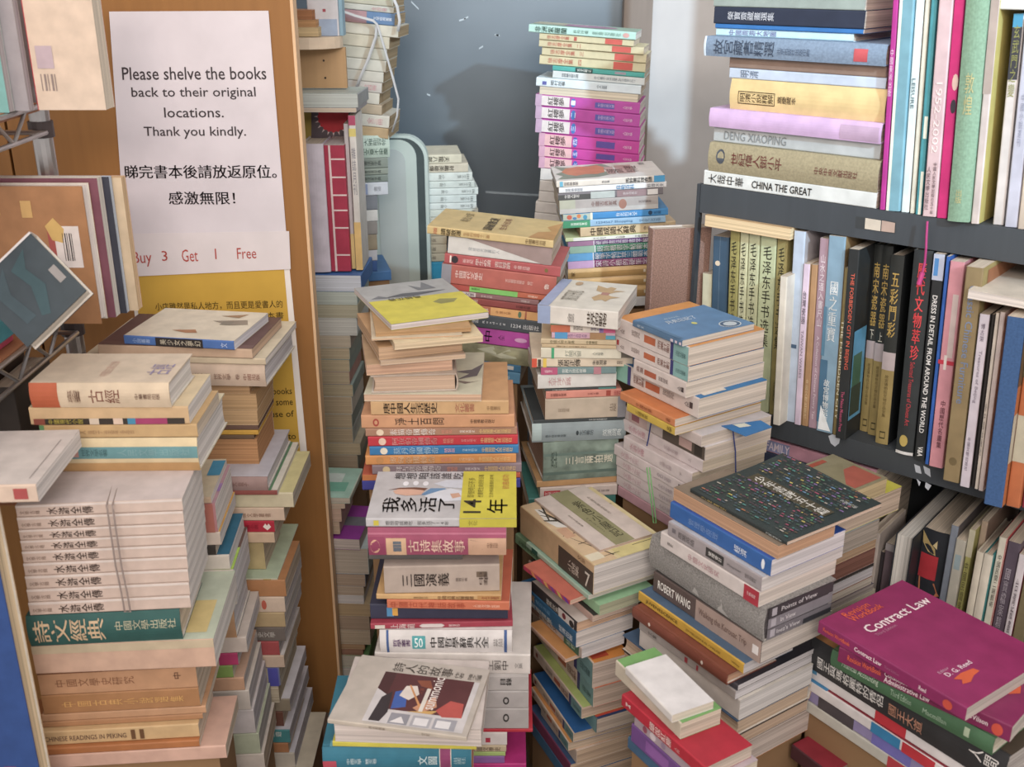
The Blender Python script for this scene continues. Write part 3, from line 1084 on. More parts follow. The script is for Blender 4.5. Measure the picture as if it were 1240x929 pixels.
for i, (y, xl) in enumerate(((127.6, 648), (143, 648), (160, 648))):
    s.F(y, xl, 774, '#b0459c', 'magenta volume with white title plate', d=D, pages=PGW, t=[sp('紅樓夢', .12, .28, '#3a3238', .15, .85, 2), sp('一二三'[i], .345, .385, '#e6e2f0', .3, .7), sp('中國古典文學', .60, .76, '#b9a5cc', .35, .65), sp('人民文學', .84, .93, '#e0c4da', .35, .6)],
        b=[bd(0, .06, '#b59ab4'), bd(.06, .33, '#d2cbc9', .08, .92), disc('s', .365, .5, .025, .38, '#3f6fb4'), bd(.575, .76, '#5a54a4', .25, .72)])
for i, (y, xl) in enumerate(((176, 652), (189, 652), (203, 652))):
    s.F(y, xl, 773, '#bf3f98', 'hot pink volume with blush title plate', d=D, pages=PGW, t=[sp('紅樓夢', .11, .27, '#4a3238', .15, .85, 2), sp('四五六'[i], .345, .385, '#e6e2f0', .3, .7), sp('人民文學', .84, .93, '#e0c4da', .35, .6)],
        b=[bd(0, .06, '#c79ab0'), bd(.06, .33, '#d9aeb0', .06, .94), disc('s', .365, .5, .025, .4, '#4a5fb0'), bd(.575, .76, '#5f4a9c', .25, .75)])
for i, (y, xl) in enumerate(((218, 654), (231, 653), (244, 652), (257, 648), (267, 647))):
    s.F(y, xl, 772, '#cfcac4', 'plain white book', d=D, pages=PGW)
for y, xl in ((280, 652), (293, 655), (308, 652), (325, 652), (345, 650)):
    s.F(y, xl, 770, '#a5774f', 'orange brown book', d=D, pages=PGT)
s.build()

# --- potato stack
s = Stack('potato cookbook stack', 2.12, 219.5, tilt=-3.0, W=.165)
D = 2
s.F(227.5, 674, 805, '#cbc3b8', 'white cookbook with potato cover', d=D, front='#cfcac4', pages=PGW, t=[sp('世界美食家', .07, .2, '#4a4a50'), sp('馬鈴薯', .42, .49, '#4a4a50', .3, .7), sp('馬鈴薯料理食譜', .64, .88, '#3f4248', .1, .9, 2), ('f', '馬鈴薯', .50, .66, .30, .55, '#5a4a44', 'e', 1), ('f', '料理', .68, .8, .3, .7, '#5a4a44', 'e', 1), ('f', '食譜', .84, .9, .75, .9, '#5a5a60', 'e', 0)],
    b=[bd(.03, .06, '#5fa5c0', .1, .9), bd(.9, 1, '#3f95c4'), ('f', [(.02, .1), (.08, .3), (.02, .45), (.1, .6), (.03, .95), (.2, .8), (.5, .98), (.58, .7), (.45, .5), (.58, .3), (.4, .12)], '#7f8878'),
       ('f', [(.08 + .0, .55), (.13, .78), (.25, .88), (.36, .84), (.44, .9), (.5, .75), (.48, .4), (.4, .3), (.3, .34), (.2, .26), (.12, .38)], '#c07a58'), ('f', .50, .58, .25, .75, '#b3958c'), ('f', .6, .76, .25, .8, '#b3958c')])
s.F(234.5, 677, 807, '#d3d3d4', 'white thin volume lettered in blue', d=D, t=[sp('世界美食圖鑑', .06, .22, '#7a828c'), sp('自助百科', .53, .7, '#2f8cc0', .1, .9, 2), sp('料理大全', .82, .97, '#5a626c')])
s.F(243, 676, 803, '#6f6a6e', 'grey and charcoal banded volume', d=D, front='#8a8280', t=[sp('中國人物志', .06, .2, '#d9d5d0', .25, .75), sp('歷史出版社', .62, .75, '#c9c0c0', .3, .7)], b=[bd(0, .31, '#4a4a48', 0, .75), bd(.31, .54, '#a9b0ac'), bd(.56, .84, '#8d7577'), bd(.85, .95, '#d6d3d0', .1, .9)])
s.F(259.7, 678, 797, '#a39c98', 'thick grey beige volume with brown emblem', d=D, kind='cover', t=[sp('中國古典家具', .32, .58, '#7a5a56', .45, .8), sp('文化藝術', .8, .93, '#6a6060', .5, .7)], b=[bd(0, .16, '#a9aa98'), bd(.0, 1, '#b3b0ac', .02, .35), disc('s', .64, .5, .04, .36, '#9a6f60')])
s.F(268, 682, 809, '#3a86bf', 'blue volume with patterned end', d=D, t=[sp('台北的天空', .5, .7, '#dfe9ee', .2, .8, 1), sp('出版', .86, .93, '#1f3f60', .3, .7)], b=[bd(0, .26, '#a9b3a4', .05, .95), disc('s', .06, .5, .025, .35, '#c0604c'), disc('s', .15, .6, .02, .3, '#c87848'), disc('s', .11, .3, .02, .2, '#4a78a4'), disc('s', .21, .4, .02, .35, '#3f88a8'), bd(.26, .28, '#e6e2c4'), disc('s', .83, .5, .02, .32, '#23405c')])
s.F(276.8, 681, 806, '#8fb4d0', 'sky blue volume with green end label', d=D, t=[sp('旅遊英語會話', .08, .24, '#e6efe4', .3, .7), sp('1234567 Shopping', .33, .68, '#4a6f94', .3, .7, 1), sp('文化出版', .74, .95, '#5a7894', .3, .7)], b=[bd(0, .27, '#3f9068')])
s.F(287.5, 703, 818, '#c9b28c', 'cream tan dictionary with brush title', d=D + 3, pages=PGT, t=[sp('中國成語大辭典', .10, .58, '#3a2f22', .1, .9, 2), sp('中國書店出版', .66, .93, '#5a4a38', .3, .7)])
s.F(293.3, 685, 801, '#c6cf9c', 'lime and white thin volume', d=D, t=[sp('文化', .28, .42, '#4a4a40', .3, .7), sp('人生哲學', .52, .62, '#4a4a40'), sp('中國友誼出版', .72, .9, '#4a4a40')], b=[bd(.08, .92, '#dcdcd4', .1, .95)])
W_ = '#e4dfe4'
for (y, xl, c, c2, tx, lb) in ((299, 688, '#6a3f74', '#9a7290', '硬筆書法草書字帖', 'purple calligraphy volume with white characters'), (307.5, 690, '#4f8f72', '#8fb09c', '唐詩楷書字帖範本', 'green calligraphy volume with white characters'),
                              (317, 687, '#2f7396', '#5fa0d0', '硬筆字帖行草三體範本', 'blue calligraphy volume with white characters'), (326, 688, '#8f4f78', '#c9a4cc', '宋詩小楷的硬筆字', 'plum calligraphy volume with white characters')):
    s.F(y, xl, 811, c, lb, d=D, pages=PGW, t=[sp(tx, .27, .79, W_, .1, .9, 2), sp('中國青年出版', .87, 1, W_, .25, .75)], b=[bd(0, .25, c2), bd(.25, .258, W_)])
for y, xl, lb in ((338, 688, 'gold brown glossy volume'), (350, 689, 'gold brown glossy volume'), (364, 690, 'gold brown glossy volume')):
    s.F(y, xl, 811, '#b8935a', lb, d=D, hard=True, rough=.3, t=[sp('藝術家', .84, .98, '#4a3418', .2, .6), sp('家', .03, .07, '#4a3418', .2, .7)], b=[bd(.74, .76, '#e3d7c0', .3, .8), bd(0, 1, '#d3ae74', .6, .9)])
s.F(376, 690, 811, '#d6d6d6', 'white volume with small grey print', d=D, t=[sp('文學出版', .9, .99, '#6a7a8a', .4, .7)])
s.build()

# --- red spines
s = Stack('mottled tan book stack', 1.95, 273, tilt=4.6, W=.16)
D = -9
s.F(283, 517, 669.5, '#c9b27c', 'mottled tan book with dark brush title', d=D, front='#c4ad74', pages='#c9b48c', kind='cover', t=[sp('讀破散運', .11, .27, '#3a3222', .1, .9, 2), sp('生命的追尋十二章', .29, .5, '#9a6f40', .25, .75), sp('中國書店出版', .78, .94, '#5a4020', .2, .8), sp('版', .05, .08, '#b04a3a', .1, .9),
     ('f', '讀破散運', .42, .5, .1, .75, '#4a3f28', 'e', 2), ('f', '生命追尋', .54, .6, .2, .8, '#8a5a3c', 'e', 1), ('f', '尋找大師', .2, .28, .4, .85, '#7a6a44', 'e', 1)], b=[('f', [(.8, .0), (1, .0), (1, .9), (.9, .6), (.95, .4), (.85, .3)], '#b58a50')])
s.F(306.8, 542, 667, '#cdccc8', 'white book under a grey brown wedge flap', d=D, t=[sp('寫給在天堂裏的人', .2, .5, '#9aa0a4', .3, .5)], b=[('s', [(.16, 1), (1, 1), (1, .02), (.93, 0), (.9, .05)], '#9a8682')])
s.F(319, 538, 678, '#b0585a', 'red volume with black round mark and white title', d=D, pages=PGW, t=[sp('新世紀', .16, .25, '#e3c9c4', .3, .7), sp('學生必讀 書目導讀', .27, .57, '#efe0da', .2, .85, 2), sp('中國出版', .6, .74, '#e3c9c4', .3, .65)], b=[disc('s', .09, .5, .03, .36, '#3a3238'), bd(.045, .06, '#e9dcd6', .15, .85), disc('s', .88, .5, .015, .2, '#7a6a3c')])
s.F(342.3, 534, 672, '#b5665c', 'thick brick red volume with grey end', d=D, t=[sp('中國現代文學史', .12, .36, '#ecd9d2', .35, .75, 1), sp('文化藝術出版社 發行', .56, .8, '#e3c4ba', .42, .62), sp('魯', .9, .94, '#f0e4dc', .3, .6)], b=[bd(0, .085, '#8f8f98')])
s.F(350, 542, 663, '#c06a50', 'red volume with bright green spine label', d=D, t=[sp('星期五', .24, .32, '#2f5a2c', .4, .8), sp('出版社', .8, .9, '#f0dccc', .3, .7)], b=[bd(0, .22, '#b0544c'), bd(.22, .70, '#7cc463', .05, .95)])
s.F(357, 545, 652, '#8f6a6c', 'mauve brown volume with white name plate', d=D, t=[sp('文匯', .17, .27, '#4a4244', .2, .8, 1), sp('世界文學', .35, .48, '#d9c9c4', .3, .7), sp('出版社', .8, .9, '#d9c9c4', .3, .7)], b=[bd(.1, .29, '#c9bfbe', .1, .9)])
s.F(366, 548, 650, '#8f4a48', 'dark red volume with cream lettering', d=D, t=[sp('中國詩選', .1, .3, '#e0cbb8', .2, .8, 2), sp('文藝出版', .75, .92, '#4a2a2a', .3, .7)])
s.F(376, 548, 652, '#b06a50', 'brick volume with peach lower label', d=D, t=[sp('人的故事', .2, .42, '#ecd9c8', .2, .8), sp('中國文學', .5, .68, '#8a5a34', .35, .65)], b=[bd(.44, .84, '#dba76c'), disc('s', .78, .5, .02, .4, '#5a7a60'), bd(.86, 1, '#dba76c')])
s.F(392, 542, 658, '#4f565c', 'charcoal volume with white lettering', d=D, t=[sp('教學與學習 Reading', .15, .6, '#d6d9dc', .3, .65, 1), sp('1234 出版社', .66, .95, '#d6d9dc', .3, .65)])
s.F(412, 552, 646, '#bb4fa8', 'bright magenta volume with black mark', d=D, t=[sp('讀書', .2, .26, '#5a2a54', .4, .7), sp('中', .36, .46, '#2a1a28', .2, .85, 2), sp('人生', .54, .62, '#5a2a54', .35, .7)], b=[disc('s', .83, .5, .08, .14, '#d9a8d0')])
s.F(432, 548, 645, '#8c8a6c', 'mottled green marbled volume', d=D, kind='mottle', hard=True, b=[('s', [(.3, .7), (.5, .95), (.55, .5), (.7, .9), (.8, .4), (.6, .3)], '#b3b39a')])
s.F(441, 546, 630, '#3f7598', 'blue volume beneath the marbled one', d=D, b=[bd(.62, .9, '#c9c4bc', .3, .8)])
s.F(455, 548, 629, '#5a8fb0', 'lighter blue volume', d=D, t=[sp('日本', .75, .85, '#c9d9e3', .3, .7)])
s.build()

# --- dancing animals stack
s = Stack('dancing-animals book stack', 1.78, 369, W=.16)
D = 6
s.F(391, 651, 748, '#cdc8c0', 'cream book picturing brown dancing animals', d=-17, front='#cfcbc0', hard=False, pages=PGW, W=.17, t=[sp('人類學與文明', .38, .46, '#6a6460', .2, .7, 0), sp('世界的動物', .62, .86, '#4a3a2c', .12, .88, 2), ('f', 'SPIRITS OF THE WILD', .2, .42, .25, .6, '#7a7468', 'e', 0)],
    b=[bd(0, .16, '#8f9fc0'), ('f', 0, .14, 0, 1, '#97a5c6'), ('f', [(.52, .86), (.55, .66), (.62, .62), (.74, .58), (.8, .66), (.92, .72), (.8, .72), (.76, .7), (.78, .8), (.7, .84), (.66, .78)], '#b79a70'), ('f', [(.56, .4), (.62, .54), (.72, .56), (.78, .5), (.9, .48), (.8, .42), (.76, .3), (.7, .36), (.62, .3)], '#b79a70'), ('f', .64, .74, .52, .62, '#a5786c'), disc('f', .27, .87, .05, .07, '#b79a78')])
s.F(402, 667, 745, '#b5765c', 'orange spined volume with bright labels', d=-3, t=[sp('家庭百科', .35, .5, '#3a3238'), sp('健康指南', .62, .8, '#4a3a6a')], b=[bd(0, .3, '#c06a4c', 0, .8), bd(.3, .75, '#d9d0c4'), bd(.75, .82, '#8a6fa8'), bd(.82, 1, '#c85a84'), bd(0, .25, '#4f8f6c', .8, 1)])
s.F(410, 668, 745, '#c9a4b4', 'pink and blue banded volume', d=-3, t=[sp('生活小百科大全', .25, .55, '#6a4a7a')], b=[bd(.05, .25, '#4f94c4'), bd(.6, .85, '#a5825c'), bd(.85, 1, '#4a98b0', 0, .6)])
s.F(416.5, 655, 746, '#c3b190', 'beige volume with olive characters', d=-4, t=[sp('中國人物大辭典', .12, .45, '#5a5436'), sp('中華書局', .6, .75, '#5a5436')])
s.F(421, 656, 746, '#c0ab88', 'thin tan volume', d=-4, t=[sp('現代文學史', .2, .6, '#6a5a44', .3, .7)])
s.F(434, 655, 752, '#cfcbb8', 'cream volume with green stripe', d=-2, t=[sp('打開天窗', .3, .5, '#8a9084', .2, .8, 1), sp('人生哲學', .64, .78, '#7a8078', .35, .65)], b=[bd(.13, .165, '#3f9f70')])
s.F(445, 644, 766, '#d0c2ac', 'cream volume with bold black title and red end', d=1, t=[sp('張居正傳', .26, .48, '#2f2a28', .1, .9, 2), sp('朱東潤著', .6, .74, '#3f3a36'), sp('出版社', .84, .9, '#3f3a36', .3, .7)], b=[bd(0, .05, '#d0543c'), bd(.06, .09, '#4a4038', .1, .9), bd(.11, .145, '#d9bb48')])
s.F(454, 655, 746, '#6f8a8c', 'slate and pink banded volume', d=2, t=[sp('紅粉佳人', .05, .15, '#ecd9df', .3, .7), sp('世界之旅的故事', .28, .6, '#d9dcd8')], b=[bd(0, .22, '#b8587c'), bd(.7, .8, '#b07a84')])
s.F(471.6, 651, 746, '#d0cfcb', 'thick white volume with faint red title', d=D, t=[sp('太平洋之路', .13, .42, '#b88a8c', .2, .8, 0)], pages=PG)
s.F(474, 660, 746, '#3f4646', 'black thin volume with teal end', d=D, t=[sp('文學出版社', .1, .3, '#c9c9c0')], b=[bd(.75, 1, '#4f8580')])
s.F(483.6, 661, 752, '#d0897a', 'salmon pink volume with red square', d=D, t=[sp('中國歷史故事', .06, .27, '#5a2f2a', .3, .7), sp('古典文學', .55, .7, '#7a3f38', .35, .65), sp('出版社', .9, 1, '#a0343a', .2, .8)], b=[bd(.8, .86, '#a0483c', .15, .85)])
s.F(509, 660, 757, '#b9ab98', 'thick beige boxed volume with grey end', d=D, W=.19, front='#b5a590', t=[sp('世界美術全集', .16, .3, '#9a8a78', .35, .55, 0), sp('出版', .8, .88, '#7a6a5c', .3, .7)], b=[bd(.9, 1, '#8a8a90')], pages='#b08f74')
s.F(513, 646, 757, '#3f4648', 'black thin volume with white label', d=D, t=[sp('文化出版社', .6, .8, '#c9ccc9')])
s.F(536, 644, 757, '#8a989c', 'blue grey rounded volume with white lettering', d=D, W=.19, t=[sp('書中自有黃金屋', .14, .36, '#4a565c', .25, .42, 0), sp('生活書坊', .5, .65, '#4a565c', .3, .6, 0), sp('英漢詞典', .75, .95, '#d3dcdc', .2, .6, 2)], b=[disc('s', .48, .45, .015, .13, '#3a4448'), bd(0, .1, '#a9bcbc', .1, 1)], hard=True)
s.F(583, 657, 747, '#74857a', 'thick antique green volume with pale title', d=D + 3, hard=True, kind='mottle', W=.17, pages='#a88a78', front='#5f7268', t=[sp('三言兩拍選', .3, .92, '#cfcbb8', .42, .62, 2), sp('古典小說', .1, .18, '#3a4a40', .35, .8, 0)], b=[bd(0, 1, '#5f746c', .66, .72), bd(0, 1, '#5f746c', .16, .24), ('f', .15, .9, 0, .06, '#8f8a44')])
s.F(591, 650, 747, '#b88f60', 'tan open cover beneath the green volume', d=D + 3, W=.18)
s.F(604, 654, 747, '#c6b8b0', 'white volume with red label', d=D, t=[sp('文學名著', .06, .24, '#e6d4d0', .25, .6), sp('中國大百科知識', .5, .9, '#6a6460', .4, .6, 0)], b=[bd(.05, .26, '#b83f44', .15, .7)])
s.F(618, 640, 745, '#3f7a72', 'dark teal volume', d=D)
s.build()

# --- pale stack beside the white panel
s = Stack('pale stack by white board', 2.6, 188, W=.14)
D = 7
rows = ((199, 559, '#c9c1a8', '天龍八部'), (210, 567, '#c6bba4', '射鵰英雄傳'), (220.5, 572, '#c9cdc4', ''), (229, 574.6, '#c3c9c0', ''), (237.5, 579, '#c9cfc8', ''), (247, 577, '#c3cac4', ''), (255, 577, '#c9cec8', ''), (264, 579, '#c0c4b8', ''), (277, 576, '#b9b7a8', ''))
for i, (y, xr, c, tx) in enumerate(rows):
    s.F(y, 498, xr, c, ('cream volume with dark title' if i < 2 else 'pale green white volume'), d=D, pages='#b5aa98', flip=True,
        t=[sp(tx, .25, .68, '#4a4438', .2, .8, 2)] if tx else [sp('小說', .45, .55, '#6a706c', .25, .75, 0), sp('文集', .1, .25, '#8a8f8a', .3, .7, 0), sp('出', .05, .09, '#4a504c', .2, .8, 1)])
for y in (287, 297, 308, 318):
    s.F(y, 498, 541, '#a8987e', 'shaded brown volume', d=D, t=[sp('小說', .5, .7, '#5a5044', .3, .7, 0)])
s.F(341, 518, 541, '#1f7f9c', 'deep teal volume with white print', d=D, t=[sp('地理', .55, .85, '#d9e6e8', .4, .7)])
s.build()

# --- calligraphy spine stack
s = Stack('calligraphy spine stack', 2.38, 165, a=90, W=.15)
D = 14
s.F(192, 428, 472, '#b3c6b8', 'rounded spine printed with calligraphy', d=D, hard=True, t=[sp('春風大雅能容物', .06, .9, '#3f5a50', .55, .9, 1), sp('秋水文章不染塵', .08, .94, '#3f5a50', .12, .45, 1)])
for y, c, l in ((205, '#7f8a80', 'grey green thin volume'), (213, '#8a9488', 'grey green thin volume'), (222, '#77847c', 'grey green thin volume')):
    s.F(y, 428, 470, c, l, d=D, t=[sp('中國書法家字典', .1, .8, '#3a4440', .25, .75, 0)])
s.F(238, 428, 470, '#c3cad2', 'white volume with blue label', d=D, b=[bd(.2, .42, '#8a98b8', .1, .9)], t=[sp('書道', .6, .8, '#8a9098', .3, .7, 0)])
for y, xr, c, l in ((256, 446, '#7a8088', 'grey volume'), (270, 446, '#cfd0cc', 'white volume'), (286, 444, '#8f8c88', 'grey brown volume'), (305, 444, '#9a8f78', 'brown volume'), (318, 445, '#c3c9d3', 'pale blue volume'), (331, 448, '#3a5f9c', 'blue volume'), (343, 474, '#3f6fa4', 'blue box')):
    s.F(y, 420, xr, c, l, d=D)
ZCAL = s.build()

# --- strapped stack above the white panel
s = Stack('strapped stack above white board', 2.40, -8, tilt=5.2, W=.14)
D = -4
for i, (y, xl, xr, c, tx) in enumerate(((2, 410, 476, '#b5b3a0', ''), (10, 410, 476.5, '#b9bab0', '全四冊'), (25, 410, 477.5, '#5f7fa4', ''), (39, 410, 482, '#c6c1b0', ''), (54, 410, 471, '#c0b9a4', ''), (68, 410, 468, '#b9b6a6', ''), (82, 408, 467, '#c3c1b4', ''), (95, 408, 464, '#bfbcb0', ''), (108, 408, 462, '#bcb6ae', '全四冊'),
                                       (122, 408, 459, '#c6c2b4', ''), (134, 405, 462, '#b0a088', ''), (149, 405, 471, '#c9c5b8', '全三冊'), (162, 405, 470, '#b59b74', ''))):
    s.F(y, xl, xr, c, 'blue and rose volume' if i == 2 else ('tan volume' if c in ('#b0a088', '#b59b74') else 'greyish cream volume'), d=D, pages='#a08a6a', t=[sp(tx, .6, .88, '#c08a90', .2, .75, 0)] if tx else ([sp('文學經典叢書', .62, .95, '#d9dfe6', .35, .65, 0)] if i == 2 else None), b=[bd(0, .5, '#a9868a')] if i == 2 else None)
s.build(base=ZCAL)

# --- page-edge stack by the plank
s = Stack('page-edge stack by plank', 2.17, 332, W=.15)
rows = ((352, 438, '#3f6aa8', '#c6ccd6', 'blue covered volume with white pages'), (368, 433, '#9fb0ae', '#b3bcb4', 'grey green page-edge volume'), (384, 434, '#a9a58c', '#b0ab94', 'olive grey page-edge volume'),
        (405, 433, '#c3c9c8', '#c3c3bc', 'white covered volume with black ink stain'), (420, 425, '#b9b0a4', '#bdb19c', 'beige page-edge volume'), (434, 424, '#9aa59c', '#b8a98c', 'beige page-edge volume'), (449, 424, '#8fa09a', '#b8a98a', 'tan page-edge volume'), (464, 424, '#b58a80', '#b5a68a', 'tan page-edge volume'),
        (479, 428, '#8a9a94', '#b3a588', 'tan page-edge volume'), (500, 427, '#cfc9bc', '#b3a083', 'white edged tan volume'), (517, 427, '#8a948c', '#b3a083', 'tan page-edge volume'), (535, 428, '#a8aca6', '#b09c80', 'tan page-edge volume'), (549, 437, '#b0a48c', '#b8a688', 'tan page-edge volume'))
for y, xr, c, pg, lb in rows:
    s.F(y, 300, xr, c, lb, d=-2, show='f', pages=pg, front=c)
for y, xr, c, pg, lb in ((566, 434, '#8a8f84', '#a99880', 'tan volume'), (582, 434, '#8f7a64', '#a58f78', 'tan volume')):
    s.F(y, 300, xr, c, lb, d=-2, show='f', pages=pg)
s.build()

s = Stack('page-edge stack under purple book', 2.0, 648, W=.15)
s.F(661, 318, 436, '#9a3fa0', 'bright purple book with grey band', d=-5, show='g', front='#9a3fa0', back='#9a3fa0', pages='#c9bcb4', b=[('f', 0, 1, .36, .62, '#7f8088')], W=.15)
for y, xr, c, pg, lb in ((692, 447, '#b9c6c6', '#bdb0a0', 'pale teal covered thick volume'), (707, 443, '#7a7f90', '#b39d88', 'tan page-edge volume'), (718, 441, '#b9a890', '#b8a591', 'tan page-edge volume'), (728, 441, '#cfcfd4', '#cfc9c6', 'white spine with dark print'), (743, 449, '#b59f7c', '#b59c78', 'tan page-edge volume'),
                       (760, 448, '#a99884', '#a8927c', 'shaded tan volume'), (777, 449, '#b8aa94', '#b8a58c', 'tan page-edge volume'), (783, 442, '#a0744c', '#b08f6c', 'thin tan volume'), (790, 440, '#8a5f48', '#9c7460', 'reddish brown volume'), (805, 447, '#6f9a5f', '#bfb8a8', 'white volume with green line'), (822, 447, '#c3c3bc', '#c3bcb4', 'white page-edge volume'), (840, 445, '#4a8a9c', '#b0b4b0', 'teal volume')):
    s.F(y, 318, xr, c, lb, d=-3, show='f', pages=pg)
ZPUR = s.build()
s = Stack('teal-covered pile on purple book', 2.0, 600, W=.14)
s.F(607, 330, 424, '#c3c9b8', 'pale teal book with white patterned cover', d=-4, show='f', front='#9fc4b4', pages='#c9c0b0', b=[('f', .2, .5, .1, .4, '#6fae98'), ('f', .5, .8, .2, .5, '#c9d6d0')])
s.F(614, 330, 418, '#c9b8a4', 'cream page-edge volume', d=-3, show='f', pages='#cdb8a2')
s.F(630, 330, 414, '#c3a894', 'pinkish page-edge volume', d=-3, show='f', pages='#c9ac98')
s.F(645, 330, 412, '#b9a48c', 'tan page-edge volume', d=-3, show='f', pages='#c0a890')
s.build(base=ZPUR)

# --- yellow bird book stack (upper middle)
s = Stack('yellow bird book stack', 1.60, 393, W=.155)
s.K(400.4, 429, 474, 592, '#8f8a86', 'grey and yellow book with bird picture cover', a=67, show='f', front='#a5a6a6', pages='#c9c0be', back='#a8a23c', W=.2, dy=.02,
    b=[('f', 0, .58, 0, 1, '#c9be3c'), ('f', [(.42, .12), (.46, .3), (.4, .4), (.33, .34), (.34, .2)], '#8f8b50'), ('f', [(.68, .12), (.7, .6), (.64, .8), (.61, .5)], '#5f6166'), ('f', [(.75, .2), (.95, .28), (.8, .35), (.9, .45), (.74, .4)], '#74767a'), ('f', [(.62, .75), (.7, .85), (.64, .95)], '#74767a')],
    t=[('f', '鳥語花香', .53, .60, .45, .8, '#4a4430', 'e', 0)])
s.F(408, 455, 571, '#b08a5c', 'tan page-edge volume', d=10, show='g', pages='#b08c62', dy=.01)
s.F(411.5, 450, 560, '#c3b49a', 'cream covered volume with black print', d=8, show='g', pages='#c39a74', W=.16)
s.F(424, 478, 585, '#cdb994', 'cream volume with open cover', d=16, show='g', pages='#cdb796', front='#d0bd98', dy=-.012)
s.K(436, 433, 459, 560, '#b8926a', 'tan wood-toned volume', a=72, show='f', pages='#bd9c7c')
s.F(443, 461, 564, '#b5a08c', 'cream page hardback', d=14, show='f', pages='#c4a98e', W=.2, dy=-.005)
s.F(455, 444, 548, '#b59878', 'pinkish page-edge volume', d=10, show='g', pages='#c09a80')
s.F(477, 450, 553, '#a8988a', 'thick hardback with pale page edge', d=5, hard=True, show='f', pages='#bb9f88', W=.2)
s.F(486, 441, 583, '#c9bd9c', 'cream book with brush-drawn insect cover', d=0, show='g', pages='#c8a58a', W=.2, front='#c3bfa8', b=[('f', [(.0, .3), (.1, .45), (.25, .5), (.12, .55), (.22, .68), (.05, .6)], '#6a6468'), ('f', [(.0, .7), (.15, .78), (.25, .7), (.1, .74)], '#7a6a62')])
s.F(503, 449.5, 616, '#c09a6c', 'tan spine with black characters', d=1, W=.18, front='#c09468', pages='#c6c3c4', t=[sp('唐中國人生活歷史', .09, .48, '#3a2c20', .1, .9, 2), sp('文化叢書', .61, .75, '#a0604c', .15, .85, 0), sp('中國書店', .84, .94, '#8a6a48', .3, .6, 0)])
s.F(519, 438, 623, '#bf8c66', 'light brown spine with red ring mark', d=1, pages='#b09070', t=[sp('淨土百問', .22, .54, '#3a2a20', .25, .8, 1), sp('中國佛教出版社', .71, .87, '#4a3428', .35, .65, 0)], b=[disc('s', .095, .45, .02, .3, '#9c3f34'), disc('s', .095, .45, .011, .16, '#bf8c66')])
for (y, xl, xr, c, tx, tc, lb, rc) in ((529, 443, 626, '#a07860', '素描帝國傳奇', '#e6dcd4', 'brown spine with white characters', '#d9c3a8'), (541, 446, 627, '#b8303c', '阿拉伯帝國傳奇', '#d08f8c', 'bright red spine with pink characters', '#d9b8a4'), (552, 448, 628, '#2f74a8', '莫丹帝國傳奇', '#a9cbe0', 'blue spine with pale characters', '#d9cfbc'),
                                       (563.5, 443, 625, '#c98a4c', '奧匈帝國傳奇', '#d6b894', 'orange spine with faint characters', '#b8834c'), (575, 451, 631.5, '#837278', '拜占庭帝國傳奇', '#d9d0d0', 'grey mauve spine with white characters', '#c9b48c')):
    s.F(y, xl, xr, c, lb, d=2, W=.17, t=[sp(tx, .16, .46, tc, .12, .88, 2), sp('精裝版', .5, .57, '#d08a74' if c != '#2f74a8' else '#d9a5b4', .25, .75, 1), sp('世界文明史', .62, .72, tc, .35, .65, 0), sp('中國國際人民出版社', .75, .96, '#d9b878', .25, .75, 1)], b=[disc('s', .095, .5, .025, .38, rc)])
s.F(582, 439, 630, '#b0553c', 'reddish orange spine', d=2, W=.17, b=[bd(0, .12, '#b8703c')])
s.F(594, 439, 630, '#3c3f8c', 'indigo blue spine', d=2, W=.17)
s.build()

# --- yellow-banded portrait book stack (lower middle)
s = Stack('portrait book stack', 1.40, 628, W=.157)
s.F(638.5, 443.5, 625.5, '#b3b1b3', 'grey portrait book with yellow band', d=0, front='#b3b2b5', pages=PGW,
    t=[('f', '我多活了', .09, .58, .12, .42, '#2e2b2b', 'c', 2), ('f', '14', .64, .76, .1, .38, '#2e2b20', 'e', 1), ('f', '年', .80, .94, .1, .38, '#2e2b20', 'c', 2), ('f', '想想咱該誰吃', .13, .62, .82, .96, '#38363a', 'c', 1),
       ('f', '即使時日不多', .66, .71, .42, .85, '#6f6a20', 'e', 0), ('f', '也要把生命好好活著', .73, .77, .42, .92, '#5f5a20', 'e', 0), ('f', '生命裡最重要的事情', .81, .84, .42, .92, '#6f6a20', 'e', 0), ('f', '抗癌成功', .90, .95, .6, .92, '#b86a3c', 'e', 0),
       sp('想想咱該誰吃·我多活了14年', .13, .55, '#4a4848', .25, .75, 1), sp('文化', .68, .74, '#7f7a24', .2, .8, 0)],
    b=[('f', .62, 1, 0, 1, '#c3b92a'), bd(.62, 1, '#b8ae28'), bd(.05, .085, '#c3b430', .2, .8),
       ('f', [(.14, .56), (.16, .5), (.24, .46), (.34, .48), (.36, .56), (.3, .63), (.2, .63)], '#c9a08c'), ('f', [(.1, .58), (.18, .63), (.3, .64), (.38, .62), (.36, .57), (.28, .6), (.18, .6)], '#6f4a3a'), ('f', [(.34, .48), (.4, .62), (.5, .62), (.52, .58), (.44, .54), (.38, .46)], '#5f86ac'),
       ('f', [(.36, .46), (.46, .56), (.54, .62), (.62, .56), (.62, .36), (.5, .34), (.4, .38)], '#c9cdd6'), ('f', [(.42, .72), (.5, .8), (.62, .8), (.62, .62), (.5, .64)], '#c3c8d3'), ('f', [(.54, .5), (.6, .52), (.62, .44), (.56, .4)], '#c39a84'), disc('f', .22, .72, .02, .05, '#dfe0e6'), disc('f', .29, .73, .02, .05, '#dfe0e6'), disc('f', .36, .72, .02, .05, '#dfe0e6')])
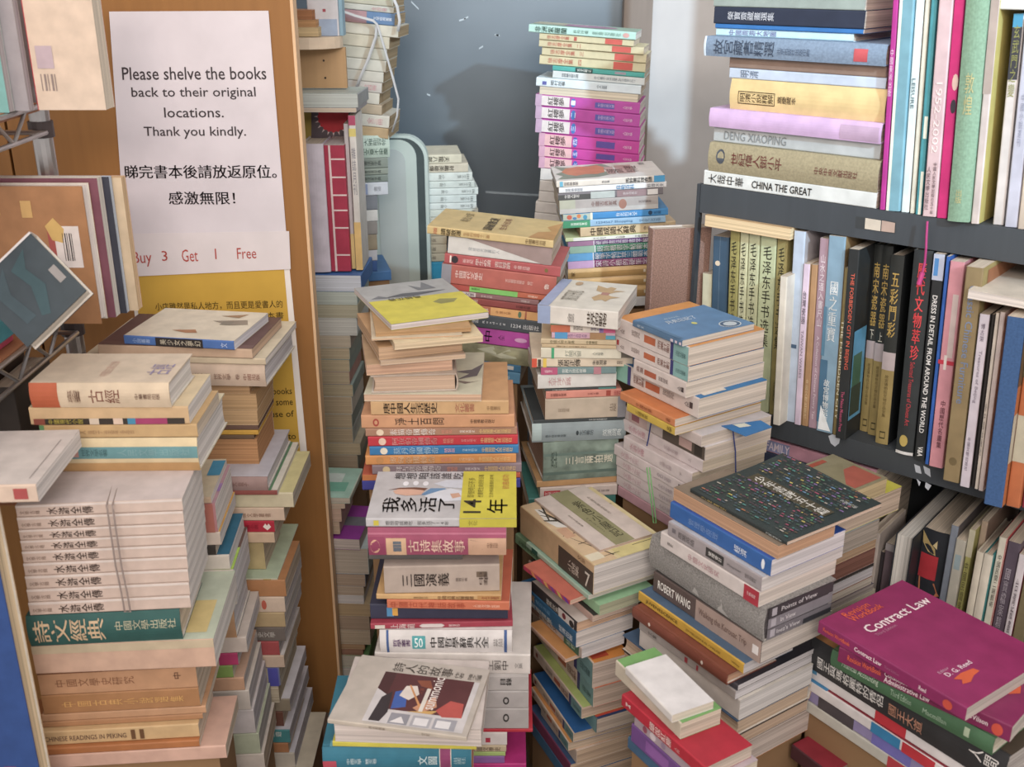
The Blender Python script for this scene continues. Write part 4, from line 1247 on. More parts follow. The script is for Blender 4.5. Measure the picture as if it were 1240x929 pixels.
s.F(672, 447, 613, '#9a4a64', 'rose red rounded spine with cream panels', d=0, hard=True, front='#a8626c', pages=PG, t=[sp('古诗集故事', .29, .70, '#d9b6a4', .12, .6, 2), sp('中國出版', .86, .94, '#7a5a44', .3, .5, 0)], b=[bd(.0, .12, '#8f3f5c', .0, .7), bd(.13, .275, '#c9a482', .0, .66), bd(.18, .24, '#5f6670', .15, .55), bd(.725, 1.0, '#c39c80', .0, .66), ('s', [(.74, .6), (.8, .55), (.83, .25), (.78, .1), (.76, .35)], '#3a3434'), disc('s', .05, .35, .035, .26, '#cfa084'), bd(0, 1, '#b0647c', .78, .84)])
s.F(678, 447, 560, '#5a5654', 'dark charcoal thin volume', d=0, dy=.02)
s.F(719.5, 466, 605, '#a8988c', 'thick grey beige spine with large black title', d=2.5, front='#a89a90', t=[sp('三國演義', .16, .56, '#3a302c', .25, .72, 2), sp('羅貫中著', .62, .72, '#6a5c54', .4, .55, 0), sp('中華', .82, .9, '#4a3c34', .25, .75, 1)], b=[bd(.8, .89, '#6a5a4c', .55, .75)])
s.F(726, 456, 607, '#c09a66', 'ochre tan spine with brown print', d=-1, t=[sp('中國古典名著叢書', .49, .78, '#5a3a20', .15, .85, 1), sp('名著', .84, .98, '#8a4a2c', .2, .8, 1), sp('羅貫中', .3, .42, '#6a4a2c', .3, .6, 0)], b=[bd(.81, 1, '#b0824c', .05, .95)])
s.F(737, 469, 617, '#bf6a4a', 'orange red spine with dark spaced characters', d=-2, front='#b05a40', t=[sp('中國古代神話故事', .02, .64, '#a0442c', .2, .8, 0), sp('人民文學出版', .7, .92, '#e0b8a0', .35, .65, 0)])
s.F(750, 449, 615, '#34364a', 'dark navy volume with yellow and blue end', d=0, b=[bd(.12, .17, '#4a86b0', .2, .8), bd(.16, .2, '#cf9a3c', .25, .75)], dy=.012)
s.F(762.6, 449, 621, '#993848', 'crimson spine with white bubble title', d=2, t=[sp('上海道', .14, .31, '#e8d8d4', .1, .9, 2), sp('張愛玲', .55, .63, '#e3cdca', .3, .7, 0)], b=[bd(.03, .1, '#c9c0b4', .15, .75), ('s', [(.34, .5), (.36, .8), (.50, .8), (.52, .5), (.50, .2), (.36, .2)], '#c9bfbc')])
s.F(790, 461, 620, '#cdc8c6', 'white rounded spine with dark blue bands', d=0, hard=True, pages=PGW, t=[sp('中國哲學辭典大全', .38, .82, '#33302f', .25, .75, 2), sp('哲學叢書', .10, .23, '#5f3f6a', .3, .65, 2), sp('50', .262, .325, '#e3ecec', .28, .7, 1), sp('世界出版', .86, .93, '#8a8684', .3, .7, 0)], b=[bd(.05, .068, '#3f5a8c'), bd(.94, .962, '#3f5a8c'), bd(.245, .345, '#4a9ca0', .2, .78)])
s.F(814, 455, 642, '#c6bfba', 'broad white hardback under the blue-banded spine', d=-1.5, W=.21, t=[sp('上劉中', .72, .86, '#4a4644', .2, .7, 1), sp('文集', .9, .95, '#8a8684', .3, .6, 0)], pages=PGW)
s.F(837, 470, 640, '#b3aeac', 'grey spine with printed label', d=0, t=[sp('大海', .58, .66, '#6a6664', .25, .7, 1), sp('目錄', .8, .88, '#3f3c3a', .3, .7, 2)], b=[bd(0, 1, '#c6c2c0', .75, 1)])
s.F(858, 470, 640, '#aca7a6', 'light grey spine with black ring mark', d=0, b=[disc('s', .84, .45, .022, .22, '#3f3c3c'), disc('s', .84, .45, .012, .12, '#aca7a6')])
s.F(883, 470, 640, '#aba6a5', 'second light grey spine with black ring mark', d=0, b=[disc('s', .84, .55, .022, .2, '#3f3c3c'), disc('s', .84, .55, .012, .11, '#aba6a5')])
s.F(887, 470, 645, '#b8303f', 'thin bright red volume', d=0)
s.F(903, 470, 614, '#cfc8c6', 'white volume with small red square', d=0, b=[bd(.82, .86, '#b0344a', .25, .6)])
s.F(911, 470, 613, '#bfae90', 'beige volume with dark print', d=0, t=[sp('中國文學史', .7, .95, '#5a4a3c', .2, .8, 1)])
s.F(916, 470, 612, '#9fb86a', 'lime green thin volume', d=0)
s.F(925, 470, 611, '#8a5fa0', 'violet volume', d=0)
s.F(945, 470, 637, '#b82f7c', 'magenta volume', d=0)
s.build()

# --- collage book stack
s = Stack('collage book stack', 1.24, 871, W=.15)
s.F(876.5, 397, 565, '#b5aa9c', 'grey beige book with collage picture cover', d=-11, W=.155, front='#b3aba2', pages='#c0b3a6', show='r',
    t=[('f', '詩人的故事', .28, .74, .80, .94, '#4a443e', 'c', 1), ('f', '作者 陳之藩', .76, .96, .8, .9, '#5a544e', 'c', 0), ('f', 'summonic', .62, .70, .3, .78, '#e3dcd6', 'e', 1), ('f', '文集', .55, .58, .5, .6, '#8a4a3a', 'e', 0), sp('詩人的故事', .3, .42, '#7a6c60', .2, .8, 0), sp('文化', .68, .74, '#7a6c60', .2, .8, 0)],
    b=[('f', .24, .96, .04, .78, '#c3bfc0'), ('f', .33, .92, .24, .78, '#5a3436'), ('f', [(.24, .52), (.24, .78), (.33, .78), (.33, .44)], '#4a2f30'), ('f', [(.28, .06), (.3, .4), (.36, .5), (.39, .2), (.36, .06)], '#3a3438'), ('f', [(.40, .25), (.38, .5), (.46, .55), (.5, .3)], '#3f5fa8'),
       ('f', [(.42, .45), (.44, .6), (.52, .62), (.56, .5), (.5, .4)], '#d6ccc4'), ('f', [(.5, .7), (.6, .72), (.64, .6), (.55, .62)], '#8a4f3a'), ('f', [(.55, .3), (.68, .5), (.72, .35), (.62, .24)], '#c08a6a'), ('f', [(.46, .62), (.475, .62), (.62, .3), (.60, .3)], '#c98f5a'), ('f', [(.52, .24), (.74, .3), (.7, .24)], '#c9a05a'), ('f', .6, .63, .26, .6, '#d6d0c6'), ('f', [(.72, .3), (.8, .46), (.9, .44), (.92, .24), (.78, .22)], '#b0504a'),
       ('f', .42, .56, .05, .2, '#8a8a92'), ('f', [(.43, .07), (.5, .16), (.54, .07)], '#d3d0d0'), ('f', .58, .72, .05, .2, '#a5a4aa'), ('f', .6, .7, .07, .17, '#d6d4d6'), ('f', .74, .9, .05, .2, '#9a9aa2'), ('f', .76, .86, .07, .17, '#d6d4d6')])
s.F(898, 406, 583, '#c3b9b4', 'white paperback with pale pages', d=-3, show='g', pages='#c9bdb6', W=.16)
s.F(904.5, 403, 577, '#c3b83a', 'thin yellow volume', d=-2, W=.16)
s.F(934, 392.5, 571, '#2f7288', 'thick teal rounded spine with red mark', d=1, hard=True, W=.165, pages='#b9ab9c', t=[sp('中國文學·散文卷', .16, .36, '#c3d3d6', .35, .6, 0), sp('文圖', .64, .77, '#c9d9da', .3, .65, 2), sp('出版社', .88, .96, '#a9c3c8', .3, .6, 0)], b=[bd(.0, .09, '#b8485a', .2, .5), bd(.79, .86, '#8a3f68'), bd(.785, .79, '#d9cfc0'), bd(.86, .865, '#d9cfc0'), ('f', .05, .8, .0, .08, '#5f9cb0')])
s.F(945, 393, 573, '#b06a48', 'orange brown volume', d=1)
s.build()
# --- blue moon book stack
s = Stack('blue moon book stack', 1.62, 412, a=57)
LB, BL = '#cbbfba', '#2f6f9f'
s.K(420.4, 766, 825.5, 913, '#4f6f8e', 'blue picture book with small yellow moon', pages='#c9c0b4', front='#5a82aa',
    t=[('f', '月亮忘記了', .30, .42, .22, .62, '#d3dce2', 'e', 1), ('f', '幾米作品', .2, .25, .28, .48, '#b0c4d0', 'e', 0), sp('幾米', .1, .25, '#a9b9c9', .3, .7, 0)], b=[disc('f', .56, .47, .045, .03, '#c9c86a'), disc('f', .84, .77, .13, .13, '#cfd6da', 20), disc('f', .84, .77, .118, .118, '#47617e', 20), disc('f', .84, .77, .08, .08, '#b9c4cc', 12), bd(.78, .83, '#c9b9c4', .2, .6), bd(.87, .91, '#c9b9c4', .2, .6), bd(.95, .99, '#c9b9c4', .2, .6), ('f', .1, .95, .0, .05, '#4f7394')])
SER = dict(pages='#cdc0b2')


def ser(tx1='商業計劃', w=1.0):
    return dict(t=[sp(tx1, .60, .76, '#7a4f44', .25, .75, 1), sp('人民', .08, .14, '#6a5a54', .25, .5, 0), sp('世界經典名作', .24, .36, '#7a6a64', .35, .7, 0), ('s', '出版社圖書', .84, .97, .3, .6, '#4f6f70', 'c', 0)],
                b=[bd(.0, 1, '#cbbfba', .02, .98), bd(.415, .57, '#b0603f', .3, .7), bd(.77, .81, '#3f3f74', .02, .98), bd(.81, 1, '#7fa9a6', .02, .98), bd(.03, .06, '#b03a3c', .4, .75)])


s.K(444, 745, 832.8, 924, '#cbbfba', 'white series book with orange cover and teal end', front='#cf8f4c', **SER, **ser(), dy=.0)
s.K(463, 744.5, 832.8, 924, '#cbbfba', 'white series book with blue cover and red line', front='#2f6896', **SER, **ser())
s.K(482.6, 767, 829.4, 924, '#c9bcb6', 'white series book with plain white cover', front='#d0c8c0', pages='#cdc0b2', t=[sp('商業', .06, .2, '#7a5a54', .3, .7, 1), sp('世界經典', .5, .68, '#6a5a58', .35, .65, 0), ('s', '人民', .86, .93, .3, .6, '#4a3f40', 'c', 0)], b=[bd(.22, .45, '#a5583f', .3, .65), bd(.93, .97, '#4a3f40', .3, .6)])
s.K(507.4, 744.4, 844.7, 927, '#cdc2bc', 'white series book with bright blue cover turned round', front='#2b74ac', pages='#cdc0b2', t=[sp('商業計劃', .24, .37, '#7a4f44', .25, .7, 1), sp('世界經典名作', .6, .73, '#7a6a64', .35, .7, 0), ('s', '人民', .85, .9, .35, .6, '#4a3f40', 'c', 0)], b=[bd(.0, .165, '#7fb0a0', .02, .98), bd(.165, .205, '#3f3f74', .02, .98), bd(.39, .56, '#b0603f', .3, .65), bd(.905, .94, '#4a3f40', .35, .65), ('f', .80, .98, .1, .42, '#cfcac0')])
s.K(517.5, 751, 816.6, 921, '#c97f50', 'orange spined book in the stack middle', front='#cc7a44', pages='#cbbdae', t=[sp('中國名勝', .3, .6, '#8a4a2c', .3, .7, 0), sp('出版', .85, .93, '#7a3a24', .3, .7, 0)])
s.K(528, 759, 816.6, 921, '#c6a83f', 'yellow spined book under the orange one', pages='#cbbdae', t=[sp('三國風雲', .2, .45, '#6a5420', .25, .75, 1), sp('文學', .85, .95, '#4a3a20', .2, .8, 1)])
s.K(542, 759, 848.6, 933, '#c3b6b2', 'tied white book with pink and grey spine', front='#c9c3c4', pages='#cabdb0', t=[sp('三國演義', .1, .3, '#b08a94', .2, .8, 0)])
s.K(558, 756, 853, 933, '#c0b4b0', 'tied book with dark photograph along its spine', front='#cfc8c8', pages='#cabcae', b=[bd(.06, .3, '#b8a09c'), bd(.1, .2, '#8f5a60', .2, .7), bd(.5, 1, '#5a5048'), bd(.7, .85, '#b89a94', .2, .9), bd(.88, .97, '#3a3430', .1, .9)])
s.K(573, 752, 850, 928, '#cbbfbf', 'first white boxed volume with rose characters', pages='#c9bba6', t=[sp('水滸全傳', .1, .32, '#b98a94', .2, .8, 1), sp('文學名著', .55, .72, '#b5a4a8', .3, .7, 0), sp('上', .84, .87, '#8a7a80', .35, .65, 0)])
s.K(590, 755, 837, 925, '#cbbfbf', 'second white boxed volume with rose characters', pages='#c9bba6', t=[sp('水滸全傳', .1, .32, '#b98a94', .2, .8, 1), sp('文學名著', .55, .72, '#b5a4a8', .3, .7, 0), sp('下', .84, .87, '#8a7a80', .35, .65, 0)])
for i, (y, xl, xc) in enumerate(((604, 743.5, 836), (617, 746, 837), (630, 746.5, 838), (643, 746.5, 839))):
    s.K(y, xl, xc, 922, '#c9bdbd', 'white volume of the green-tied set', pages='#c9bba6', t=[sp('文學之光', .1, .34, '#b99aa0', .2, .8, 1), sp('名著', .58, .76, '#a89aa0', .3, .7, 0), sp('一二三四'[i], .85, .88, '#6a5a60', .3, .7, 1)])
s.K(656, 748, 838, 920, '#b88f98', 'dull rose volume', pages='#c3b09c')
s.build()

# cords round the tied volumes
cd = MB()
g = mat('#6fae6a', .6)
blu = mat('#2f3f78', .6)


def face_pt(px, py, xc, Y, a=57):
    """point on the left face of the stack (through its corner) seen at a pixel"""
    c = P(xc, 560, Y)
    ar = math.radians(a)
    n = Vector((-math.sin(ar), -math.cos(ar), 0))
    d = R(px, py)
    t = (c - Vector((0, 0, CAMZ))).dot(n) / d.dot(n)
    return Vector((0, 0, CAMZ)) + d * t + n * .007


def face_pr(px, py, xc, Y, a=57):
    c = P(xc, 560, Y)
    ar = math.radians(a)
    n = Vector((math.cos(ar), -math.sin(ar), 0))
    d = R(px, py)
    t = (c - Vector((0, 0, CAMZ))).dot(n) / d.dot(n)
    return Vector((0, 0, CAMZ)) + d * t + n * .007


cd.tube([face_pt(792, 511, 851, 1.62), face_pt(789, 530, 851, 1.62), face_pt(785, 548, 851, 1.62), face_pt(785, 560, 851, 1.62)], .0012, blu, 6)
cd.tube([face_pr(884, 520, 851, 1.62), face_pr(887, 545, 851, 1.62), face_pr(887.5, 575, 851, 1.62)], .0012, blu, 6)
tag(cd.build('cord'), 'dark blue cord tied round white volumes below the moon book', 'cord')
cg = MB()
gp = [[face_pt(787 + dx, 565, 837, 1.60), face_pt(790 + dx, 590, 837, 1.60), face_pt(793 + dx, 612, 837, 1.60), face_pt(795 + dx, 632, 837, 1.60)] for dx in (0, 3.2)]
cg.tube(gp[0] + gp[1][::-1], .0011, g, 6)
tag(cg.build('cord'), 'green twine tied round the white set volumes', 'cord')
# --- khaki-striped booklet stack
s = Stack('khaki-striped booklet stack', 1.5, 666, a=60, W=.15)
s.K(669.5, 647, 726, 790, '#b3a094', 'pale booklet with khaki title stripe', front='#cabdb5', pages='#b59c8c', W=.14, dy=.04, t=[('f', '紫色小屋記', .22, .90, .44, .60, '#3f3c2c', 'c', 1), ('f', 'A Brief Story', .52, .78, .36, .41, '#4a4636', 'c', 0), ('f', '中國文學出版社', .2, .55, .78, .83, '#8a7f76', 'c', 0), ('f', '世界文學叢書', .4, .62, .16, .2, '#8a7f76', 'c', 0)], b=[('f', 0, 1, .30, .66, '#8f8c66')])
s.K(720.5, 630, 718, 809, '#c0a27c', 'thick cream book with bare tree drawing cover', front='#d3c494', pages='#c6bfba', W=.19,
    b=[bd(.55, 1, '#4a4038', 0, .75), bd(.0, 1, '#c0a07a', .75, 1), ('f', 0, 1, .02, .3, '#cbb08c'), ('f', .55, 1, .35, .95, '#c9bd80'),
       ('f', [(.1, .1), (.14, .2), (.25, .14), (.4, .26), (.46, .2), (.42, .1), (.3, .06)], '#d6d3cc'), ('f', [(.12, .12), (.13, .14), (.42, .24), (.43, .2)], '#3f382c'), ('f', [(.2, .07), (.21, .1), (.33, .25), (.35, .24)], '#3f382c'), ('f', [(.08, .2), (.3, .1), (.3, .12), (.09, .22)], '#3f382c'), ('f', [(.28, .05), (.33, .2), (.36, .3), (.38, .3), (.35, .18), (.3, .05)], '#3f382c'),
       ('f', [(.02, .6), (.05, .62), (.3, .9), (.32, .96), (.28, .92)], '#4a3f30'), ('f', [(.02, .75), (.2, .72), (.36, .88), (.36, .9), (.2, .76)], '#4a3f30'), ('f', [(.1, .55), (.12, .55), (.14, .9), (.12, .9)], '#4a3f30'), ('f', [(.05, .85), (.25, .66), (.26, .68), (.06, .88)], '#4a3f30'),
       ('f', .55, .56, .05, .55, '#3f382c'), ('f', .70, .708, .1, .45, '#3f382c'), ('f', .93, .936, .05, .4, '#3f382c'), ('f', [(.6, .1), (.61, .1), (.95, .3), (.95, .32)], '#3f382c'), ('f', .8, .806, .5, .9, '#3f382c'), ('f', .9, .906, .6, .95, '#3f382c'), ('f', .45, .6, .06, .18, '#c39a7c'), ('f', .86, .95, .02, .2, '#d6cdb4')],
    t=[sp('小說集', .68, .82, '#c9bfb0', .15, .55, 1), ('s', '7', .90, .96, .1, .6, '#d9d0c4', 'e', 1), sp('文學', .80, .9, '#7a5a3c', .8, .96, 0)])
s.K(727, 637, 712, 800, '#9fb8a4', 'thin green grey volume under the tree book', front='#8fae9c', pages='#b9b4a8', b=[bd(.1, .2, '#2f5a4c')])
s.K(733, 634, 690, 760, '#c26a58', 'book with magenta and orange zigzag spine', a=56, pages='#c9a894', b=[bd(0, 1, '#b03a5a', .1, .95)] + [('s', [(.02 + i * .14, .95), (.09 + i * .14, .95), (.15 + i * .14, .1), (.08 + i * .14, .1)], c) for i, c in enumerate(('#c9405a', '#d98a4c', '#8a3a80', '#d9a04c', '#7a3a8a', '#c9b04c', '#6a3a9a'))], W=.12)
s.K(746, 624, 725.5, 791, '#8fb48c', 'pale green broad book with bent cover', front='#8fb890', pages='#a8a88c', W=.19, t=[sp('中國美學論文集', .05, .3, '#4a6a50', .3, .7, 0), sp('文藝', .46, .52, '#4a6a50', .3, .7, 0)], curl=.006)
s.K(754, 640, 717, 773, '#b5968a', 'tan volume with dark cover', front='#3f3a38', pages='#c0a898')
s.K(766, 643, 698, 770, '#3a3436', 'black spined volume with white characters', front='#c9c0b8', pages='#c9a588', t=[sp('經典故事', .36, .62, '#e0d9d0', .2, .8, 2)], b=[bd(.62, .95, '#cfc6c0', .05, .95), disc('s', .74, .5, .04, .3, '#7a3038'), disc('s', .9, .4, .05, .35, '#3a3434')])
s.K(785, 630, 697, 766, '#2f5f82', 'blue spined volume with orange and white print', front='#2f6a98', pages='#c9c0ba', W=.18, t=[sp('商業', .12, .28, '#c9944c', .4, .9, 1), sp('成功法則', .3, .56, '#7fb0d0', .55, .8, 0), sp('經濟出版', .72, .95, '#dfe6ea', .2, .6, 1), ('s', '實用經濟學', .1, .6, .05, .35, '#d9d3c4', 'c', 1)])
s.K(798, 633, 704, 756, '#b9aaa0', 'white volume with green and black labels', front='#b8b2b0', pages='#c9c4c4', b=[bd(.1, .3, '#7a5a4c', .1, .9), bd(.72, .96, '#3f6a54'), bd(0, .1, '#b08a4c')], t=[sp('經濟人文', .3, .6, '#3a3430', .2, .8, 1), sp('綠色', .76, .9, '#b9d0c0', .2, .8, 0)])
s.K(803, 640, 684, 752, '#c39a84', 'salmon thin volume', pages='#c6ab98', front='#c58a50')


def big5(blue):
    return dict(t=[sp('商業計劃', .60, .74, '#7a4f44', .25, .75, 1), sp('世界經典', .28, .42, '#6f5f58', .35, .7, 0), ('s', '出版社圖書', .84, .97, .3, .6, '#3f5f60', 'c', 0)],
                b=[bd(.45, .58, '#a5583f', .3, .7), bd(.76, .80, '#3f3f6f', .02, .98), bd(.80, 1, '#6f9494', .02, .98), bd(.06, .1, '#8a4038', .4, .75)])


SB = '#c6b3a2'
s.K(834, 634, 717, 752, SB, 'series book with orange cover and black title', a=66, front='#cf8436', pages='#c3b0a2', W=.17, **{**big5(0), 't': big5(0)['t'] + [('f', '推背圖', .15, .62, .3, .8, '#3a2430', 'e', 2)], 'b': big5(0)['b'] + [('f', .88, .97, .06, .5, '#b0442c')]})
s.K(857, 645, 718, 764, SB, 'series book with salmon cover edge', a=66, front='#c9705a', pages='#bda795', W=.17, **big5(0))
s.K(871, 646, 704, 756, SB, 'series book with green edged cover', a=66, front='#a9b86a', pages='#c0a893', W=.17, **big5(0))
s.K(888, 650, 722, 768, '#5a6a70', 'curled series book with navy and red cover', a=66, front='#2f3f68', pages='#b8a797', W=.17, b=[bd(.8, 1, '#6f9494'), ('f', .9, .98, .02, .8, '#b8442f')])
s.K(899.5, 645, 694, 779, SB, 'series book with deep blue cover', a=68, front='#2b5f98', pages='#bda891', W=.17, **big5(0))
s.K(909.5, 643, 688, 775, SB, 'series book with orange line along the spine', a=68, front='#c98a4c', pages='#bda891', W=.17, **big5(0))
s.K(926, 655, 698, 773, SB, 'series book with tan pages', a=66, pages='#b89f86', W=.17, t=[sp('世界文學', .5, .7, '#7a4f44', .3, .7, 0)])
s.K(941, 640, 690, 770, '#7a3a58', 'plum spined book', a=66, pages='#b89f86', W=.17, front='#3f5a80')
s.K(956, 640, 690, 770, '#3f6a8c', 'blue book', a=66, pages='#b89f86', W=.17)
s.build()

# --- black essay book stack
s = Stack('black essay book stack', 1.31, 656, a=56, W=.17)
MUL = ['#a8506a', '#5f9a72', '#c9b85a', '#6a8fb4', '#b0704c', '#8a6aa4', '#b9b0a4', '#4f8f8a']
DUL = ['#5f4450', '#46604f', '#6a623f', '#4a5a6a', '#6a5044', '#565a58', '#3f5a5a']
rr = random.Random(3)
frags = []
for r in range(30):
    v = .04 + r * .031
    if .46 < v < .60:
        continue
    u = .04 + rr.random() * .06
    while u < .94:
        w = .01 + rr.random() * .035
        if rr.random() < .66:
            frags.append(('f', [(u, v), (u + w, v + .003), (u + w * .9, v + .015), (u + .003, v + .013)], rr.choice(MUL) if rr.random() < .35 else rr.choice(DUL)))
        u += w + .008
s.K(661, 835.6, 952.6, 1066.8, '#2f3636', 'black essay book covered in coloured characters', front='#2f3a3a', pages='#c9b09c', curl=.007,
    t=[('f', '少年書評五十篇', .16, .88, .49, .58, '#e6e4dc', 'c', 2), ('f', '文匯出版', .8, .95, .76, .8, '#c9ccc8', 'c', 1), sp('少年書評', .12, .4, '#b9a05c', .25, .75, 0), sp('文匯出版社', .8, .95, '#c9ccc8', .3, .7, 0)], b=[('f', .12, .9, .47, .6, '#4a4432')] + frags)
s.K(678, 815, 941.5, 1010, '#7a6a5c', 'brown old book with tan fore-edge outward', show='f', front='#7f7060', pages='#bd9474', W=.17, b=[('f', .55, .7, .3, .9, '#a9a294'), ('f', .62, .68, .0, .9, '#a5503c')])
s.K(699, 811, 932.5, 1021.6, '#2f5fa0', 'royal blue book with small white mark', front='#2f55a8', pages='#c9c3c4', t=[sp('管理學原理', .2, .5, '#6f8fc0', .3, .7, 0), sp('經濟', .66, .78, '#dfe6f0', .3, .7, 1)], b=[('f', [(.82, .78), (.86, .84), (.88, .8), (.85, .76)], '#cfd3dc'), disc('s', .93, .5, .015, .3, '#dfe4ec')])
s.K(717, 808.5, 921, 1020, '#9a9294', 'grey book with black rounded name plate', front='#b3b3b8', pages='#c9c2be', t=[sp('商業英語', .12, .3, '#5f5a5c', .25, .75, 1), sp('管理會計', .46, .60, '#e0dcd8', .35, .65, 1), sp('經濟出版社', .84, .95, '#5f5a5c', .35, .65, 0), sp('Management', .66, .8, '#5f5a5c', .4, .6, 0)], b=[bd(.05, .09, '#6f6a70', .4, .7), bd(.43, .62, '#3a3838', .18, .82)])
s.K(736, 799.5, 918, 1011, '#c9bfbb', 'white book with crimson spine end', pages='#c6bab0', t=[sp('中國文化研究', .3, .62, '#b0848a', .3, .7, 0), sp('國史', .08, .14, '#4a4444', .4, .6, 0), sp('中華書局', .89, .97, '#e0c0c0', .4, .65, 1)], b=[bd(.86, 1, '#a8303f', 0, .98)])
s.K(778, 788, 925, 1007, '#8a8784', 'thick grey box with three titled spines facing out', a=57, kind='speckle', pages='#5f5a5c', hard=True, W=.17, b=[('s', [(.4, .1), (.43, .3), (.45, .22), (.46, .05)], '#b5b2ae'), ('s', [(.62, .05), (.66, .5), (.67, .2), (.72, .02)], '#b3b0ac')])
BOXI = len(s.it) - 1
s.K(804, 790.7, 920, 1004, '#5a4c48', 'brown spine lettered ROBERT WANG in white', front='#3f3a38', pages='#bdb3aa', t=[('s', 'ROBERT WANG', .05, .37, .3, .72, '#eae4dc', 'e', 2), ('s', 'Walking the Kerouac Trip', .45, .88, .3, .7, '#6a5048', 'e', 1)], b=[bd(.42, 1, '#a08a80'), bd(.93, .98, '#d9d3d0', .3, .7), ('f', .6, .9, .85, .98, '#3f3a38')])
s.K(816.7, 773, 899.5, 960, '#c0982f', 'bright yellow spine with black capitals', front='#4a6078', pages='#b9b4b4', t=[('s', 'JUVENESCENCE', .08, .40, .3, .7, '#3a3020', 'e', 1), ('s', 'JIM MELLON & AL CHALABI', .48, .80, .3, .6, '#6a5420', 'e', 0), ('s', 'Wiley', .9, .97, .35, .6, '#4a3a20', 'e', 0)])
s.K(830, 766, 880, 940, '#7a4436', 'brown leather binder with two pale rivets', hard=True, pages='#b58f74', rough=.4, b=[disc('s', .2, .5, .012, .18, '#d3c4b8'), disc('s', .76, .5, .012, .18, '#d3c4b8')])
s.K(837, 795, 893, 994, '#4a4850', 'thin charcoal brochure', pages='#c3bfc0', front='#34343c', W=.19)
s.K(848, 774, 889.6, 985, '#a09894', 'thin grey brochure with red specks', pages='#c6c2c4', front='#5a5a64', W=.19, t=[sp('文集', .1, .2, '#5f5a58', .3, .7, 0)], b=[bd(.5, .53, '#a03a44', .2, .8), bd(.62, .64, '#a03a44', .2, .8)])
s.K(873, 774, 894, 982, '#c3bcb6', 'white magazine with orange and yellow pictures', pages='#c9c5c2', front='#c9c2b8', W=.2, b=[('f', .75, .95, .25, .5, '#c07a44'), ('f', .75, .97, .6, .97, '#c3b452'), ('f', .8, .92, .5, .62, '#7a6a34')])
s.K(893, 753.5, 890.7, 980, '#b59c84', 'thick tan fore-edge book with slate blue cover', show='f', front='#4a627e', pages='#bda68e', back='#4a3f3a', W=.2, hard=True)
s.K(906, 755, 889, 977, '#b09a84', 'tan fore-edge book with dark edge', show='f', front='#3f3a38', pages='#b89f88', W=.2)
s.K(936, 790, 882, 979, '#b9733f', 'orange covered thick book', front='#c27440', pages='#b8aaa0', W=.2)
s.build()
# three titled spines on the open side of the grey box
root, BL_, BW_, BT_ = s.out[BOXI]
pm_ = MB()
for i, c in enumerate(('#3f3a3e', '#7f7a80', '#6f6a70')):
    z0, z1 = BT_ * (.97 - .31 * (i + 1)), BT_ * (.97 - .31 * i) - .0012
    e = BL_ + .0008
    pm_.add([(e, .004, z0), (e, BW_ * .97, z0), (e, BW_ * .97, z1), (e, .004, z1)], [(0, 1, 2, 3)], mat(c, .5))
    pm_.add([(e + .0003, .01, z0 + .002), (e + .0003, .02, z0 + .002), (e + .0003, .02, z1 - .002), (e + .0003, .01, z1 - .002)], [(0, 1, 2, 3)], mat('#a59fa6', .5))
pm_.add([(BL_ + .0011, BW_ * .55, BT_ * .05), (BL_ + .0011, BW_ * .97, BT_ * .05), (BL_ + .0011, BW_ * .97, BT_ * .2), (BL_ + .0011, BW_ * .55, BT_ * .2)], [(0, 1, 2, 3)], mat('#33343a', .5))
pm_.build('spine_print', root)
lettering(root, [(t, 1, (lambda a, b, i=i, u0=u0, u1=u1: (BL_ + .0016, BW_ * (u0 + (u1 - u0) * a), BT_ * (.97 - .31 * (i + .72) + .31 * .42 * b))), '#c9c4c6') for i, (t, u0, u1) in enumerate((('Points of View', .2, .72), ('In View', .2, .42), ("Inez's View", .16, .5)))])
# --- loose sheets stack
s = Stack('loose white sheets stack', 1.2, 866, a=58, W=.085)
s.K(876, 757, 813, 849, '#cfcac6', 'white loose sheets with open page', front='#d3d0d0', pages='#c9c0ae', a=64)
s.K(896, 745, 823, 851, '#c3b8a4', 'green covered book spread beneath white sheets', a=62, front='#6fa05c', pages='#bfb3a0')
s.K(945, 752.5, 853, None, '#b02738', 'crimson spine with bold white characters', dy=-0.055, front='#a82436', pages='#bfae9f', t=[sp('細說紅塵', .36, .62, '#ecdcd6', .2, .85, 2), sp('人民', .66, .72, '#d9a9a4', .3, .6, 0), ('s', 'M', .06, .12, .4, .7, '#e3c4bf', 'e', 2)])
s.K(962, 768, 860, None, '#a5939c', 'grey lilac patterned spine', dy=-0.06, front='#b0a0a6', b=[disc('s', .15, .5, .03, .3, '#8f4a5c'), disc('s', .26, .5, .04, .35, '#c9bcc0'), disc('s', .4, .5, .03, .3, '#8f7a90')])
s.K(985, 764, 858, None, '#6f4a86', 'purple patterned spine', dy=-0.06, b=[bd(.2, .5, '#8a5a9c', .2, .8)])
s.K(1000, 760, 860, 905, '#3f5f7c', 'slate blue volume', dy=-0.06)
s.build()

